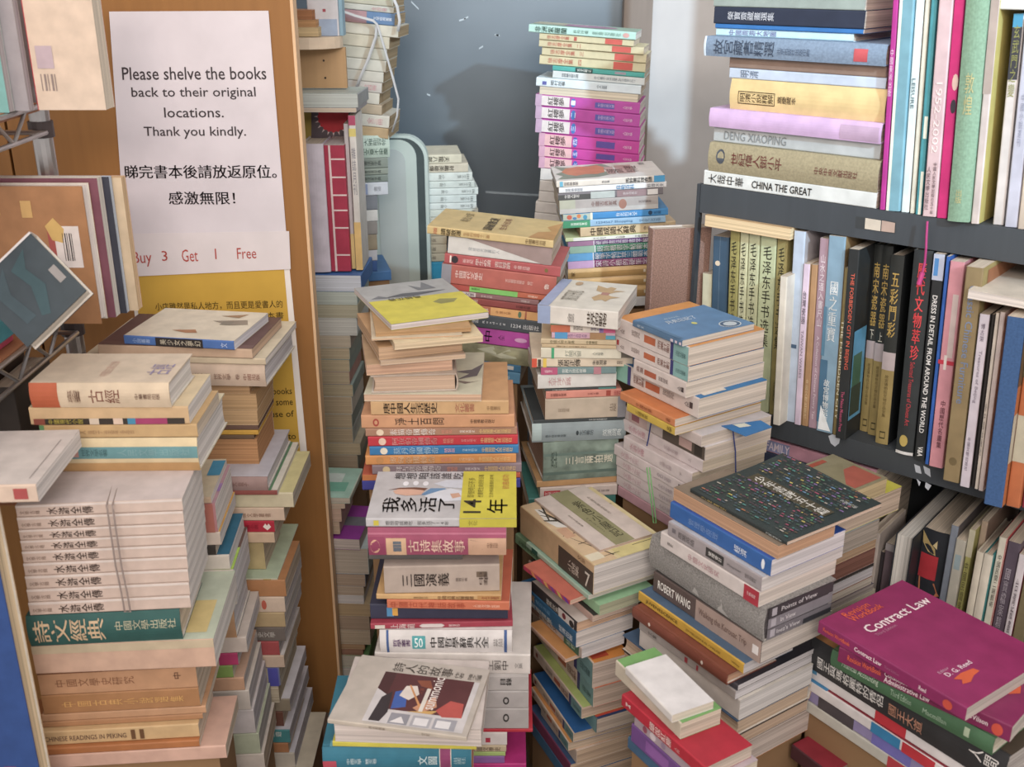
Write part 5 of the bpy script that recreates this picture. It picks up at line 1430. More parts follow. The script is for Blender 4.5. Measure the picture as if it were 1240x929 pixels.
# --- law book stack
s = Stack('magenta law book stack', 1.14, 857.5, a=55, W=.19)
RW = '#e0603a'
s.K(874, 990, 1168, None, '#86285a', 'magenta law book titled Contract Law', front='#8f2c5e', pages='#b9ada4', hard=False, W=.195, rough=.4,
    t=[('f', 'Contract Law', .195, .27, .18, .92, '#ecd9dc', 'e', 2), ('f', 'Third Edition', .285, .31, .19, .42, '#b57a96', 'e', 0), ('f', 'Revision', .03, .08, .2, .48, RW, 'e', 1), ('f', 'WorkBook', .085, .135, .2, .55, RW, 'e', 1), ('f', 'Editor', .72, .74, .17, .28, '#c59ab0', 'e', 0), ('f', 'D. G. Reed', .75, .785, .19, .47, '#e6d3da', 'e', 1),
       ('s', 'Revision WorkBook', .04, .235, .42, .72, RW, 'e', 1), ('s', 'Contract Law', .27, .46, .35, .68, '#ecd9dc', 'e', 2), ('s', 'Third Edition', .48, .58, .42, .6, '#a8688a', 'e', 0), ('s', 'Reed', .71, .755, .35, .65, '#ecd9dc', 'e', 1)],
    b=[('f', [(.81, .2), (.80, .3), (.815, .42), (.85, .43), (.855, .35), (.88, .27), (.865, .2), (.84, .24)], '#cf5a34'), disc('s', .89, .45, .03, .34, '#c24a38')])
s.K(900, 1014, 1222, None, '#7a2650', 'second magenta law book with orange Workbook lettering', front='#822a56', pages='#b9ada4', W=.19, rough=.4, dy=-.01, a=45,
    t=[('s', 'Revision WorkBook', .06, .27, .4, .75, RW, 'e', 1), ('s', 'Constitutional and', .29, .52, .52, .85, '#ecd9dc', 'e', 1), ('s', 'Administrative Law', .29, .56, .15, .48, '#ecd9dc', 'e', 1), ('s', 'Wilson', .78, .88, .4, .7, '#ecd9dc', 'e', 1)], b=[disc('s', .93, .45, .03, .36, '#c24a38'), ('f', [(.84, .3), (.83, .44), (.86, .55), (.9, .48), (.92, .4), (.88, .34)], '#cf5a34')])
s.K(915, 1006, 1201, None, '#44694a', 'green accounting spine with pale lettering', front='#5a7a54', pages='#b9b09c', hard=True, dy=.0, a=51, t=[('s', 'Financial Accounting', .08, .32, .3, .75, '#b9cbb4', 'e', 1), ('s', 'Third Edition', .40, .53, .3, .65, '#9fb89f', 'e', 0), ('s', 'Macmillan', .6, .74, .3, .6, '#9fb89f', 'e', 0)], b=[bd(.84, .87, '#a9b99c', .3, .8)])
s.K(958, 980.5, 1214, None, '#343436', 'thick black spine with white and bronze characters', front='#4a3f34', pages='#a8a09a', hard=True, W=.21, t=[sp('國王與瑪格麗特的情侶', .05, .42, '#d9d6d2', .2, .58, 2), sp('國王大道', .45, .62, '#b8846c', .16, .52, 2), sp('人間', .84, .97, '#e0dcd8', .45, .75, 1)], b=[('f', .0, .3, .0, .2, '#a5713f'), ('f', .35, .6, .02, .12, '#8a5a34')])
s.K(972, 978, 1214, None, '#d0cbca', 'white magazine with red masthead', pages='#c9c6c4', W=.2, b=[bd(.38, .54, '#b8303a'), bd(0, .05, '#4a86a8', .6, 1)])
s.K(985, 958, 1205, None, '#cfc9c8', 'white magazine with blue corner', pages='#c9c6c4', W=.2, front='#8a2f3c', b=[bd(.40, .55, '#2f7aa8'), bd(.56, .72, '#b8303a'), ('f', 0, .15, 0, .3, '#3f86b4')])
s.K(1000, 970, 1205, None, '#8a80a8', 'thin lilac magazine', pages='#b9b4b8', W=.2, b=[bd(.4, .6, '#6f6ab0'), bd(.1, .3, '#4a4448')])
s.K(1014, 966, 1200, None, '#b5b2a8', 'grey white brochure', pages='#c3bfb8', W=.2, b=[bd(.5, .7, '#b03a44')])
s.build()

# --- small red-topped pair between the piles
s = Stack('low red-topped stack', 1.32, 937, a=57, W=.1)
s.K(954, 957, 1003, 1030, '#4a2a30', 'dark red topped book', front='#8a2836', pages='#8a6f68', W=.16)
s.K(975, 975, 1024, 1037, '#b9c03c', 'yellow edged green book', front='#2f6a44', dy=-.05, W=.15)
s.build()

# --- stack behind the black essay book
s = Stack('stack behind black essay book', 1.50, 612, a=55, W=.16)
s.K(632, 925, 990, 1072, '#8f8460', 'green brown book with red triangle cover', front='#8a8468', pages='#b8a47c', W=.18, b=[('f', .45, .95, .55, .95, '#a5584a'), ('f', [(.0, .2), (.9, .0), (1, .4), (.3, .9)], '#857f62'), ('f', .05, .14, .3, .8, '#a04a34')])
s.K(662, 930, 985, 1088, '#b8b83c', 'book with lime and yellow cover edge', front='#c0bb3c', pages='#bda894', W=.18, b=[('f', 0, 1, .3, .75, '#9fc4a4')])
s.K(687, 930, 985, 1062, '#8f8f92', 'grey page-edge volume', pages='#a09488', front='#8a8f94')
s.K(697, 930, 985, 1060, '#a8845c', 'tan page-edge volume', pages='#a88c70')
s.K(716, 930, 985, 1058, '#6a4440', 'dark red brown volume', pages='#7a5448')
s.K(720, 930, 985, 1058, '#2f2c2c', 'thin black volume', pages='#3f3a38')
s.K(731, 930, 985, 1056, '#b5b0b4', 'white grey volume', pages='#b9b3b6')
s.K(741, 935, 985, 1055, '#8a6450', 'brown covered booklet with green ribbon', front='#8f6a54', pages='#c0b4a6')
s.K(749, 935, 985, 1057, '#6a6470', 'thin mauve grey volume', pages='#a89c94')
s.K(766, 935, 985, 1058, '#b9b09c', 'cream volume', pages='#bdb29c')
s.build()

# ------------------------------------------------------------------ left stacks
s = Stack('red-ended hardback stack', 1.40, 463.3, W=.12)
s.F(493.5, 40, 208, '#cbb79c', 'cream hardback with brick red spine end', d=0, hard=True, W=.12, front='#c9b9a4', pages=PGW, t=[sp('古經', .42, .64, '#7a4a3c', .2, .75, 1), sp('古典文學叢書', .27, .36, '#8a6a58', .2, .75, 0), sp('中華書局出版', .75, .93, '#6a4a3c', .35, .6, 0), ('f', '古經', .78, .95, .25, .6, '#8f86a8', 'e', 0), ('f', '中國古典文學', .45, .52, .2, .7, '#c0a090', 'e', 0)], b=[bd(0, .20, '#b35a38')])
s.F(515, 38, 230, '#c6a67c', 'tan book with black and yellow title strip', d=1, W=.13, front='#cfbc98', pages=PGW, b=[bd(.03, .97, '#3a322c', .02, .36), bd(.02, .09, '#8a4a3c', .02, .36), bd(.37, .43, '#c9b8a4', .02, .36), bd(.52, .58, '#d3b9a4', .02, .36), bd(.61, .66, '#3f86a8', .02, .36), bd(.66, .86, '#9c3a64', .02, .36)], t=[('s', '中國現代小說', .11, .33, .06, .32, '#b8a83c', 'c', 1)])
s.F(531, 50, 240, '#bd9c6c', 'tan book with green spine tag', d=1, W=.13, b=[bd(.0, .03, '#5a8a5c')], t=[sp('文學叢書', .2, .6, '#a5845c', .3, .6, 0)])
s.F(571, 50, 243, '#d0bc94', 'thick cream hardback with teal band', d=1, W=.17, hard=True, front='#cfc3a4', pages=PGW, b=[bd(0, 1, '#5f8c90', .42, .76), bd(.06, .26, '#b5847c', .47, .7), bd(0, 1, '#b8905c', 0, .28)], t=[sp('世界文學名著', .28, .44, '#3f6468', .48, .72, 1), sp('人民文學出版社', .5, .95, '#74989c', .5, .7, 0)])  # lowest tan band is shade painted along the spine foot
ys = (627, 642, 655, 668, 682.5, 698, 714, 730, 746)
for i, y in enumerate(ys):
    s.F(y, 21 + i * 2, 222 + i * 1.2, '#c9b3a6', 'white volume of the ink-titled tied set', d=5, dy=-.105, W=.14, front='#c3b6b4', pages=PGW, t=[sp('水滸全傳', .18, .46, '#4a3a34', .15, .75, 2), sp('文學古籍', .02, .14, '#8a7468', .25, .55, 0)], b=[bd(0, 1, '#d6c9c2', .82, 1)])
s.F(783, 38, 222, '#2f5a56', 'dark green spine with large pale title', d=5, dy=-.105, hard=True, W=.15, t=[sp('詩文經典', .04, .50, '#cdb08c', .15, .85, 2), sp('中國文學出版社', .57, .97, '#b3b094', .45, .75, 1)])
s.F(817, 44, 262, '#c3a08a', 'wide rose tan book with pale green cover', d=4, dy=-.105, front='#b3bca8', W=.19, pages=PGW, b=[('f', .62, .95, .1, .55, '#c9b478'), bd(.0, 1, '#b9a88c', .72, 1)])
s.F(843, 50, 240, '#b98c68', 'brown tan spine with small print', d=5, dy=-.095, t=[sp('中國文學史研究', .1, .6, '#8a5f44', .3, .6, 0), sp('中', .85, .9, '#5a3a2c', .4, .65, 1)], b=[bd(0, 1, '#7a5038', .82, 1)])
s.F(866, 54, 243, '#a5764c', 'ochre spine with gold lettering', d=5, dy=-.095, t=[sp('中國古典小說選集', .12, .9, '#cfa05c', .35, .65, 1)])
s.F(875, 52, 250, '#b88c68', 'thin tan spine', d=5, dy=-.095)
s.F(882, 52, 246, '#a87a54', 'thin brown spine', d=5, dy=-.095)
s.F(904, 46, 242, '#c3a274', 'cream spine with dark English print', d=5, dy=-.105, t=[('s', 'CHINESE READINGS IN PEKING', .05, .55, .3, .65, '#6a5040', 'e', 1), ('s', 'II', .58, .66, .15, .85, '#6a4a30', 'e', 2)])
s.F(918, 14, 242, '#a86a3c', 'orange brown spine', d=5, dy=-.115)
s.F(934, 16, 275, '#c9a290', 'rose cream spine', d=5, dy=-.115)
s.build()
tie = MB()
tp_ = []
for dx in (0, 7):
    pts = [P(140 + dx, 578, 1.385), P(134 + dx, 595, 1.34), P(129 + dx, 612.5, 1.296), P(130 + dx, 617, 1.291), P(134 + dx, 645, 1.291), P(140 + dx, 685, 1.291), P(147 + dx, 718, 1.291), P(151 + dx, 741, 1.291)]
    tp_ += pts if dx == 0 else pts[::-1]
tie.tube(tp_, .0013, mat('#8f807a', .6), 6)
tag(tie.build('cord'), 'grey cord tied round the ink-titled white set', 'cord')

s = Stack('yellow notice stack', 1.70, 406, W=.16)
s.F(417, 151, 284, '#4f74b4', 'white bird cover book with blue spine', d=-9, front='#cfc6b2', pages='#cfcdd2', W=.155, t=[sp('小說叢書', .08, .24, '#a9c0e3', .25, .75, 0), sp('美少女之夢幻', .33, .7, '#d9d0b8', .2, .8, 1), sp('文', .88, .94, '#c9d6ec', .25, .75, 1)], b=[bd(.29, .72, '#3a3434', .02, .98), ('f', [(.35, .25), (.55, .3), (.6, .2), (.5, .18)], '#a5734c'), ('f', [(.6, .62), (.9, .7), (.95, .55), (.8, .5)], '#8a7f70'), ('f', [(.62, .8), (.85, .9), (.8, .76)], '#9c7a58'), ('f', .7, .8, .5, .62, '#7f786a')])
s.F(429, 120, 306, '#c3a68c', 'rose tan book with dark brown cover', d=-5, front='#5f4440', pages='#c0a48c', W=.17, b=[('f', .0, 1, .0, .1, '#6a4f4a')])
s.F(437, 104, 322, '#c9b89c', 'broad cream book with open corner', d=-4, front='#c6bba2', pages=PGW, W=.2)
s.F(464, 104, 323, '#c6b09c', 'thick pinkish cream hardback with small print', d=-3, hard=True, front='#cfc4b2', pages='#cbc8cb', W=.2, t=[sp('文學理論 世界文學 卷', .60, .86, '#8a6a5c', .3, .6, 0), sp('中國出版', .88, .97, '#8a5a4c', .3, .6, 0)])
rows = ((477, 200, 303, TAN, 'tan page-edge volume', 'g'), (497, 205, 312, '#b8966c', 'brown page-edge volume', 'g'), (515, 205, 313, '#b9986f', 'tan page-edge volume beside a green edge', 'g'), (521, 205, 313, '#6a5044', 'dark brown thin volume', 'r'), (527, 205, 313, '#c99a34', 'mustard yellow thin volume', 'r'),
        (532, 205, 308, '#6a5440', 'brown thin volume', 'r'), (562, 205, 314, '#b8885c', 'thick orange tan volume', 'g'))
for y, xl, xr, c, lb, sw in rows:
    s.F(y, xl, xr, c, lb, show=sw, pages=c, W=.13)
s.F(594, 235, 325, '#9a7f7a', 'thick mauve brown hardback with white pages', d=0, hard=True, W=.2, dy=-.05, front='#b5b3bc', pages='#d0ccd0', t=[sp('美學', .45, .75, '#7f5f58', .35, .65, 0)])
s.F(600, 262, 336, '#8a4a44', 'thin white book with green cover stripe', d=0, W=.2, dy=-.05, front='#cfc9bc', pages='#cfcbc4', b=[('f', .76, .9, 0, 1, '#5a7f5c')])
s.F(615, 235, 356, '#c6bb9c', 'cream book with yellow green cover', d=0, W=.17, front='#c9c08a', pages='#c9c2b4', dy=-.04)
s.F(631, 235, 345, '#c9b09a', 'cream spine with brown print', d=0, W=.17, dy=-.04, t=[sp('中國文學叢書', .45, .85, '#8a6a58', .3, .6, 0)])
s.F(645, 235, 333, '#ad2338', 'crimson spine with white heart mark', d=0, W=.15, dy=-.04, b=[('s', [(.86, .5), (.89, .8), (.91, .6), (.93, .8), (.96, .5), (.91, .2)], '#e0d6cc')], t=[sp('愛情小說', .6, .8, '#7a1a2a', .3, .7, 0)])
s.F(658, 240, 333, '#c3a88c', 'cream tan spine', d=0, W=.15, dy=-.04)
s.F(690, 250, 322, '#b3a072', 'olive tan volume', d=0, W=.13, dy=-.02)
s.F(700, 240, 336, '#c3bea4', 'pale green covered book with gold label', d=0, W=.2, dy=-.05, front='#b3c3a8', pages='#cfcdd0', b=[bd(.82, .92, '#a59a50', .2, .8)])
s.F(723, 245, 347, '#b07c50', 'orange brown thick spine', d=0, W=.14, dy=-.05)
s.F(742, 245, 346, '#cdb8a4', 'cream spine with red seal', d=0, W=.16, dy=-.05, b=[disc('s', .75, .5, .03, .3, '#c0604c')], pages='#cfcdd0')
s.F(760, 245, 346, '#b39c74', 'tan spine', d=0, W=.16, dy=-.05, pages='#c9c6c4')
s.F(777, 247, 346, '#6f6660', 'dark grey spine with white characters', d=0, W=.16, dy=-.05, t=[sp('歷史文學', .6, .88, '#c9c4bc', .3, .7, 1)], pages='#c9c6ca')
s.F(794, 250, 339, '#a34a4c', 'brick red spine', d=0, W=.16, dy=-.05, pages='#c9c6ca')
s.F(809, 245, 345, '#bfa894', 'white tan page edge', d=0, W=.16, dy=-.05, front='#cfcac8')
s.F(831, 250, 340, '#6a6f94', 'striped blue and grey spine', d=0, W=.17, dy=-.05, b=[bd(.78, .84, '#b3a88c'), bd(.85, .98, '#4a4a9c'), bd(.6, .7, '#8a8470')], front='#c6bf9c', pages='#c6c2b4')
s.F(851, 248, 339, '#b0a48c', 'grey cream layered page edge', d=0, W=.17, dy=-.05, show='g', pages='#b0a48e')
s.F(862, 250, 352, '#8a7f6c', 'olive grey spine', d=0, W=.17, dy=-.04, front='#c9c6cc', pages='#c9c6ce')
s.F(880, 250, 344, '#6a4438', 'dark brown spine', d=0, W=.15, dy=-.04, front='#c9c6cc')
s.F(900, 250, 352, '#3f8488', 'teal spine with white lettering', d=0, W=.2, dy=-.05, t=[sp('旅遊', .75, .9, '#e0ded6', .5, .9, 1)], front='#c6c4cc', pages='#c6c4cc')
s.F(912, 250, 350, '#a8744c', 'orange tan spine', d=0, W=.16, dy=-.05)
s.F(930, 250, 358, '#b3aca0', 'grey white volume', d=0, W=.2, dy=-.05, front='#c6c4cc', pages='#c0bfca')
s.F(950, 250, 372, '#b9ae98', 'broad cream volume', d=0, W=.22, dy=-.105, front='#c3b9a4')
s.build()

s = Stack('narrow stack behind tied set', 1.49, 605, W=.14)
s.F(613, 165, 256, '#c3a88c', 'cream book with blue cover patch', d=4, front='#cdbfa4', pages=PGW, b=[('f', .82, 1, .55, .95, '#3f8fb4')])
s.F(648, 165, 264, '#b57f84', 'rose and violet pictured book', d=4, front='#b08a94', pages=PGW, b=[('f', .8, 1, .3, .5, '#9c7ab0'), bd(.85, .97, '#b06a5c')])
s.F(664, 165, 268, '#c9b9ac', 'white book with amber cover end', d=4, front='#c99a4c', pages='#cbc7c6')
s.F(676, 165, 262, '#3a3430', 'black thin spine end', d=4)
s.F(694, 165, 279, '#c9bfb4', 'white book with deep teal cover', d=4, front='#2f6a86', pages='#cfcdd0')
s.F(737, 165, 287, '#c6bab0', 'white book with brown and lime cover', d=4, front='#6a5048', pages='#cfcdd0', b=[('f', .8, 1, .0, .5, '#9fbf4c')])
s.F(777, 165, 287, '#b8906c', 'tan spine with dark slate cover', d=4, front='#5f6068', pages='#cdcbd0', hard=True)
s.F(796, 165, 300, '#c3b6ac', 'white page-edge volume', d=4, pages='#cbc9ce')
s.F(811, 165, 289, '#b03a68', 'magenta spine end', d=4, front='#c9649c', pages='#c9c6ca')
s.F(826, 165, 283, '#7f9c50', 'lime green spine end', d=4, front='#94b060', pages='#c6c6b8')
s.F(842, 165, 297, '#c39a7c', 'rose tan spine', d=4, front='#c0a08a', pages='#c9c4c4')
s.F(866, 165, 304, '#c6bdb4', 'white cream volume', d=4, pages='#c9c7cc')
s.F(895, 165, 310, '#bfb8b8', 'pale lilac white volume', d=4, pages='#c6c5cf')
s.F(920, 165, 316, '#a9b098', 'grey green volume', d=4, pages='#c0c0c0')
s.F(945, 165, 322, '#c0b6ac', 'grey white volume', d=4)
s.build()

# ------------------------------------------------------------------ white volume and blue upright board at the frame's edge
blue = P(48, 900, 1.28)


def standing(px0, px1, pyb, pyt, Y, depth, col, label, group=None, lean=0.0, face='spine', zb=None, **k):
    """a book standing upright with its spine (or fore-edge) to the viewer"""
    c = P(px0, pyb, Y)
    if zb is not None:
        c.z = zb
    T = P(px1, pyb, Y).x - c.x
    h = P(px0, pyt, Y).z - c.z
    up = Vector((math.sin(lean), 0, math.cos(lean)))
    d = Vector((math.cos(lean), 0, -math.sin(lean)))
    n = Vector((0, 1, 0))
    if face == 'spine':
        M = Matrix((-up, n, d)).transposed().to_4x4()
        M.translation = c + up * h
    else:
        M = Matrix((-up, -n, -d)).transposed().to_4x4()
        M.translation = c + up * h + d * T + n * depth
    return make_book(M, h, depth, max(T, .004), col, label, group, **k)


# ------------------------------------------------------------------ wire shelf with its books
def strut(mb, a, b, r, m):
    mb.tube([a, b], r, m, 8)


WSX = -0.722
ws_ = empty('wire_shelf', Matrix.Translation((WSX, 1.69, 0)))
tag(ws_, 'chrome wire shelf with brown boards beside the white notice', 'shelf')
ch = mat('#a9a5a4', .3, 'metal')
ZL, ZU, ZW = 1.022, 1.349, .82
for z, y0 in ((ZL, -.62), (ZU, -.62), (ZW, -.29)):
    b_ = MB()
    m = mat('#a8704c', .6, 'plank')
    b_.box((-.45, y0, z - .012), (-.004, .0, z), m)
    b_.build('shelf_board', ws_)
    t_ = MB()
    strut(t_, (0, y0, z - .004), (0, .0, z - .004), .004, ch)
    strut(t_, (0, y0, z - .045), (0, .0, z - .045), .004, ch)
    y = y0 + .01
    k = 0
    while y < -.06:
        strut(t_, (0, y, z - (.045 if k % 2 else .004)), (0, y + .055, z - (.004 if k % 2 else .045)), .003, ch)
        y += .055
        k += 1
    strut(t_, (-.45, .0, z - .004), (0, .0, z - .004), .004, ch)
    strut(t_, (-.45, .0, z - .045), (0, .0, z - .045), .004, ch)
    t_.build('wire_truss', ws_)
for x, y in ((-.016, .022), (-.45, .022)):
    p_ = MB()
    p_.tube([(x, y, 0), (x, y, 2.1)], .0155, ch, 14)
    for z in (ZL, ZU, ZW):
        p_.tube([(x, y, z - .055), (x, y, z - .03)], .019, mat('#4a4040', .5), 14)
    p_.build('post', ws_)
WX = -0.55


def wire_book(x0, x1, y0, y1, z, h, col, label, lean=0, **k):
    """book standing on the wire shelf; covers face the viewer, spine away from the panel side"""
    L, W, T = h, x1 - x0, y1 - y0
    # spine on the far side (-x), front cover towards +y, back cover to the viewer
    M = Matrix((Vector((0, 0, 1)), Vector((1, 0, 0)), Vector((0, 1, 0)))).transposed().to_4x4()
    M.translation = Vector((x0, y0, z + .0004))
    return make_book(M, L, W, T, col, label, 'books on the wire shelf', **k)


def cover_mark(root, L, W, items):
    mb = MB()
    for i, (poly, c) in enumerate(items):
        mb.add([(u * L, v * W, -.0006 - i * .00006) for u, v in poly], [list(range(len(poly)))], mat(c, .6))
    mb.build('printed_panel', root)


def rect(u0, u1, v0, v1):
    return [(u0, v0), (u0, v1), (u1, v1), (u1, v0)]


yA = 1.60
hA = P(100, 226, yA).z - ZL
xA = P(122, 385, yA).x
o = wire_book(xA - .2, xA, yA, yA + .03, ZL, hA, '#a0714c', 'brown gold patterned book with white barcode label', hard=True, back='#a5754c', pages='#d0c6c0')
cover_mark(o, hA, .2, [(rect(.42, .72, .74, .93), '#d8cdc8'), (rect(.42, .72, .69, .74), '#a5504a'), (rect(.80, .92, .3, .36), '#c9a060'), (rect(.78, .9, .52, .6), '#c9a060'), ([(.62, .72), (.72, .68), (.78, .75), (.7, .82), (.6, .8)], '#c9a45c'), ([(.5, .2), (.6, .1), (.72, .18), (.6, .3)], '#b8874c')] +
           [(rect(.47, .67, .80 + i * .017, .80 + i * .017 + (.009 if i % 2 else .005)), '#3a3434') for i in range(5)])
yB_ = yA + .032
for i, (T, dx, dh, c, pg, lb, fr) in enumerate(((.02, .012, .006, '#7a4a58', '#d6d0c6', 'book with plum cover edge behind the patterned one', '#6a3a48'), (.012, .022, .004, '#3a3c48', '#b9c4d4', 'thin black and blue covered book', '#2f3440'), (.02, .036, .0, '#c9b394', '#d3b38c', 'tan page book with red spine edge', '#b83a44'))):
    wire_book(xA - .19 + dx, xA + dx, yB_, yB_ + T, ZL, hA + dh, c, lb, pages=pg, front=fr, back=c)
    yB_ += T + .002
# tilted book leaning before the patterned one, teal and pink ones below it
c = P(36, 281, 1.45)
ew = (P(105, 352, 1.41) - c)
Wd = ew.length
ew.normalize()
en = Vector((-.15, -.8, .55))
en = (en - ew * en.dot(ew)).normalized()
exx = ew.cross(en)
M = Matrix((exx, ew, en)).transposed().to_4x4()
M.translation = c - en * .024
o = make_book(M, .11, Wd, .026, '#c9c2c0', 'dark teal covered book tilted before the patterned one', 'books on the wire shelf', hard=True, front='#3c464c', pages='#c6bcae', back='#3f4448',
              b=[('f', [(.2, .1), (.35, .3), (.3, .6), (.5, .9), (.6, .85), (.45, .5), (.5, .2)], '#3a5258'), ('f', [(.55, .1), (.7, .4), (.65, .8), (.8, .8), (.85, .3)], '#3f4f56'), ('f', .06, .16, .5, .72, '#8f8a88')], t=[('s', 'ME', .05, .3, .3, .7, '#5a5456', 'e', 1)])
for i, (x, y0, y1, z0, th, col, lb) in enumerate(((31, 1.36, 1.52, ZL + .0205, .03, '#2f7f8c', 'teal book lying under the tilted book'), (17, 1.38, 1.52, ZL + .0004, .02, '#c24a66', 'pink red book lying on the wire shelf board'))):
    q = P(x, 415, y1)
    M = Matrix((Vector((0, 1, 0)), Vector((-1, 0, 0)), Vector((0, 0, 1)))).transposed().to_4x4()
    M.translation = Vector((q.x, y0 - .02, z0))
    make_book(M, y1 - y0 + .02, .15, th - .0005, col, lb, 'books on the wire shelf', back=col)
# books on the upper wire board
yU = 1.60
hU = P(100, -40, yU).z - ZU
xU = P(128, 128, yU).x
o = wire_book(xU - .1, xU, yU, yU + .036, ZU, hU, '#b83a48', 'pale book with barcode and pink edge on upper wire board', back='#cdb8a4', front='#c98a98', pages='#d3c6b4')
cover_mark(o, hU, .1, [(rect(.14, .26, .12 + i * .05, .12 + i * .05 + (.03 if i % 2 else .015)), '#8a7a74') for i in range(5)] + [(rect(.3, .46, .1, .34), '#b3a0a8')])
wire_book(xU - .25, xU - .128, yU - .03, yU - .012, ZU, hU, '#6fa0a0', 'teal water-patterned book on upper wire board', back='#6fa5a2', front='#6fa5a2', pages='#b0a8aa')
wire_book(xU - .26, xU - .108, yU - .009, yU + .008, ZU, hU, '#a8a0a4', 'silver grey book behind the teal one on upper wire board', back='#9a9498', pages='#b9b3b6')
# dark books on the bottom wire board
for i, (x, w, h, c, lb) in enumerate(((-.762, .034, .15, '#3a3430', 'dark spine standing on the lowest wire board'), (-.80, .034, .16, '#4a3a30', 'brown spine standing on the lowest wire board'), (-.838, .034, .14, '#3f4438', 'dark green spine standing on the lowest wire board'))):
    M = Matrix((Vector((0, 0, -1)), Vector((0, 1, 0)), Vector((1, 0, 0)))).transposed().to_4x4()
    M.translation = Vector((x, 1.46, ZW + h + .0005))
    make_book(M, h, .13, w - .002, c, lb, 'books on the wire shelf')

# upright blue board-like book and the white book lying on it at the frame's edge
yF = 1.20
c = P(44, 915, yF)
zt = P(-95, 612, yF - .005).z - .0006
xr = P(44, 915, yF).x
M = Matrix((Vector((0, 0, 1)), Vector((1, 0, 0)), Vector((0, 1, 0)))).transposed().to_4x4()
M.translation = Vector((xr - .22, yF, 0))
o = make_book(M, zt, .22, .032, '#2f4a80', 'tall blue backed book standing upright under a white book', 'books beside the wire shelf', back='#2f4d88', front='#c9b08c', pages='#cdb795', hard=True)
cover_mark(o, zt, .22, [(rect(zz_, zz_ + .03, .78, .86), '#b8503c') for zz_ in (.28, .35, .44, .52)])
s = Stack('pile on tall blue book', yF - .005, 590, W=.17)
s.F(612, -95, 47, '#cbb3a0', 'white book with small red spine seal', d=3, front='#c6bdb8', pages='#cfc8c4', b=[bd(.80, .92, '#a54a48', .2, .8), ('f', .9, .91, .1, .8, '#9a8f8c')])
s.build(base=zt - .001)

# ------------------------------------------------------------------ white rounded panel before the dark window
YR = 2.56
A = P(440, 164, YR)
B = P(517, 164, YR)


def rounded(x0, x1, z0, z1, r, y, n=8):
    pts = []
    for cx, cz, a0 in ((x1 - r, z1 - r, 90), (x0 + r, z1 - r, 180)):
        for i in range(n + 1):
            a = math.radians(a0 - 90 * i / n) if a0 == 90 else math.radians(a0 - 90 * i / n)
            pts.append((cx, cz, a))
    out = []
    for i in range(n + 1):
        a = math.radians(90 - 90 * i / n)
        out.append((x1 - r + r * math.cos(a), z1 - r + r * math.sin(a)))
    out += [(x1, z0), (x0, z0)]
    for i in range(n + 1):
        a = math.radians(180 - 90 * i / n)
        out.append((x0 + r + r * math.cos(a), z1 - r + r * math.sin(a)))
    return [(x, y, z) for x, z in out]


pn = MB()
pn.prism(rounded(A.x, B.x, 0, A.z, .055, YR), .03, mat('#b7c4bc', .45, 'paint'))
pr = pn.build('rounded_panel')
tag(pr, 'pale greenish white rounded board with dark edge before the window', 'board')
gk = MB()
gk.prism(rounded(A.x + .006, B.x - .008, .01, A.z - .006, .05, YR - .0035), .003, mat('#3f4a4a', .5))
gk.build('seal_strip', pr)
inn = MB()
inn.prism(rounded(A.x + .01, B.x - .026, .014, A.z - .009, .042, YR - .009), .006, mat('#b3c0b8', .45, 'paint'))
inn.build('inner_panel', pr)
inn = MB()
inn.prism(rounded(A.x + .03, B.x - .052, .03, A.z - .03, .03, YR - .0115), .0028, mat('#aab3b0', .45, 'paint'))
inn.build('recessed_panel', pr)

# ------------------------------------------------------------------ upright books on the page-edge stack
zK = P(372, 330, 2.17).z
xk = P(401, 325, 2.17)


def stand(px0, px1, top, Y, depth, col, label, z=zK, **k):
    c = P(px0, 325, Y)
    c.z = z
    T = P(px1, 325, Y).x - c.x
    h = P(px0, top, Y).z - z
    M = Matrix((Vector((0, 0, -1)), Vector((0, 1, 0)), Vector((1, 0, 0)))).transposed().to_4x4()
    M.translation = c + Vector((0, 0, h))
    return make_book(M, h, depth, T, col, label, 'books standing by the plank', **k)


red_t = [bd(u, u + .012, '#dcc9c8', .3, 1) for u in (.10, .24, .38, .50, .64, .86)] + [bd(0, 1, '#d9c4c4', .22, .32)]
stand(401, 425, 176, 2.18, .12, '#a5304a', 'red thread-bound book with white stitching', pages='#c9bcb8', b=red_t)
stand(375, 400.5, 174, 2.175, .1, '#c3bcc8', 'white folded booklet beside the red thread-bound book', hard=True)
stand(425.5, 431, 150, 2.20, .1, '#b9b4b6', 'grey white thin spine beside the red thread-bound book', b=[bd(.75, 1, '#cfb878')])
stand(431.5, 439.5, 140, 2.19, .1, '#cdcbc6', 'white thin spine with yellow foot', b=[bd(.68, 1, '#d6b470'), bd(.08, .13, '#cfc06a'), bd(.0, .06, '#b04a6a')], t=[sp('雜誌月刊', .2, .5, '#8a8a94', .2, .8, 0)])
ym = 2.305
q0, q1 = P(352, 325, ym), P(437, 325, ym)
hm = P(400, 131, ym).z - zK
M = Matrix((Vector((0, 0, 1)), Vector((1, 0, 0)), Vector((0, 1, 0)))).transposed().to_4x4()
M.translation = Vector((q0.x, ym, zK - .012))
o = make_book(M, hm + .012, q1.x - q0.x, .014, '#5f545c', 'dark magazine cover with red starburst behind the thread-bound book', 'books standing by the plank', back='#64585e')
mw = q1.x - q0.x
st = MB()


def on_mag(px, py, off):
    p = P(px, py, ym)
    return (p.z - (zK - .012), p.x - q0.x, -off)


def star(cx, cy, r0, r1, n, off, c):
    pts = []
    for i in range(2 * n):
        a = math.pi * i / n
        r = r1 if i % 2 else r0
        pts.append(on_mag(cx + r * math.cos(a), cy + r * math.sin(a), off))
    st.add(pts, [list(range(2 * n))], mat(c, .5))


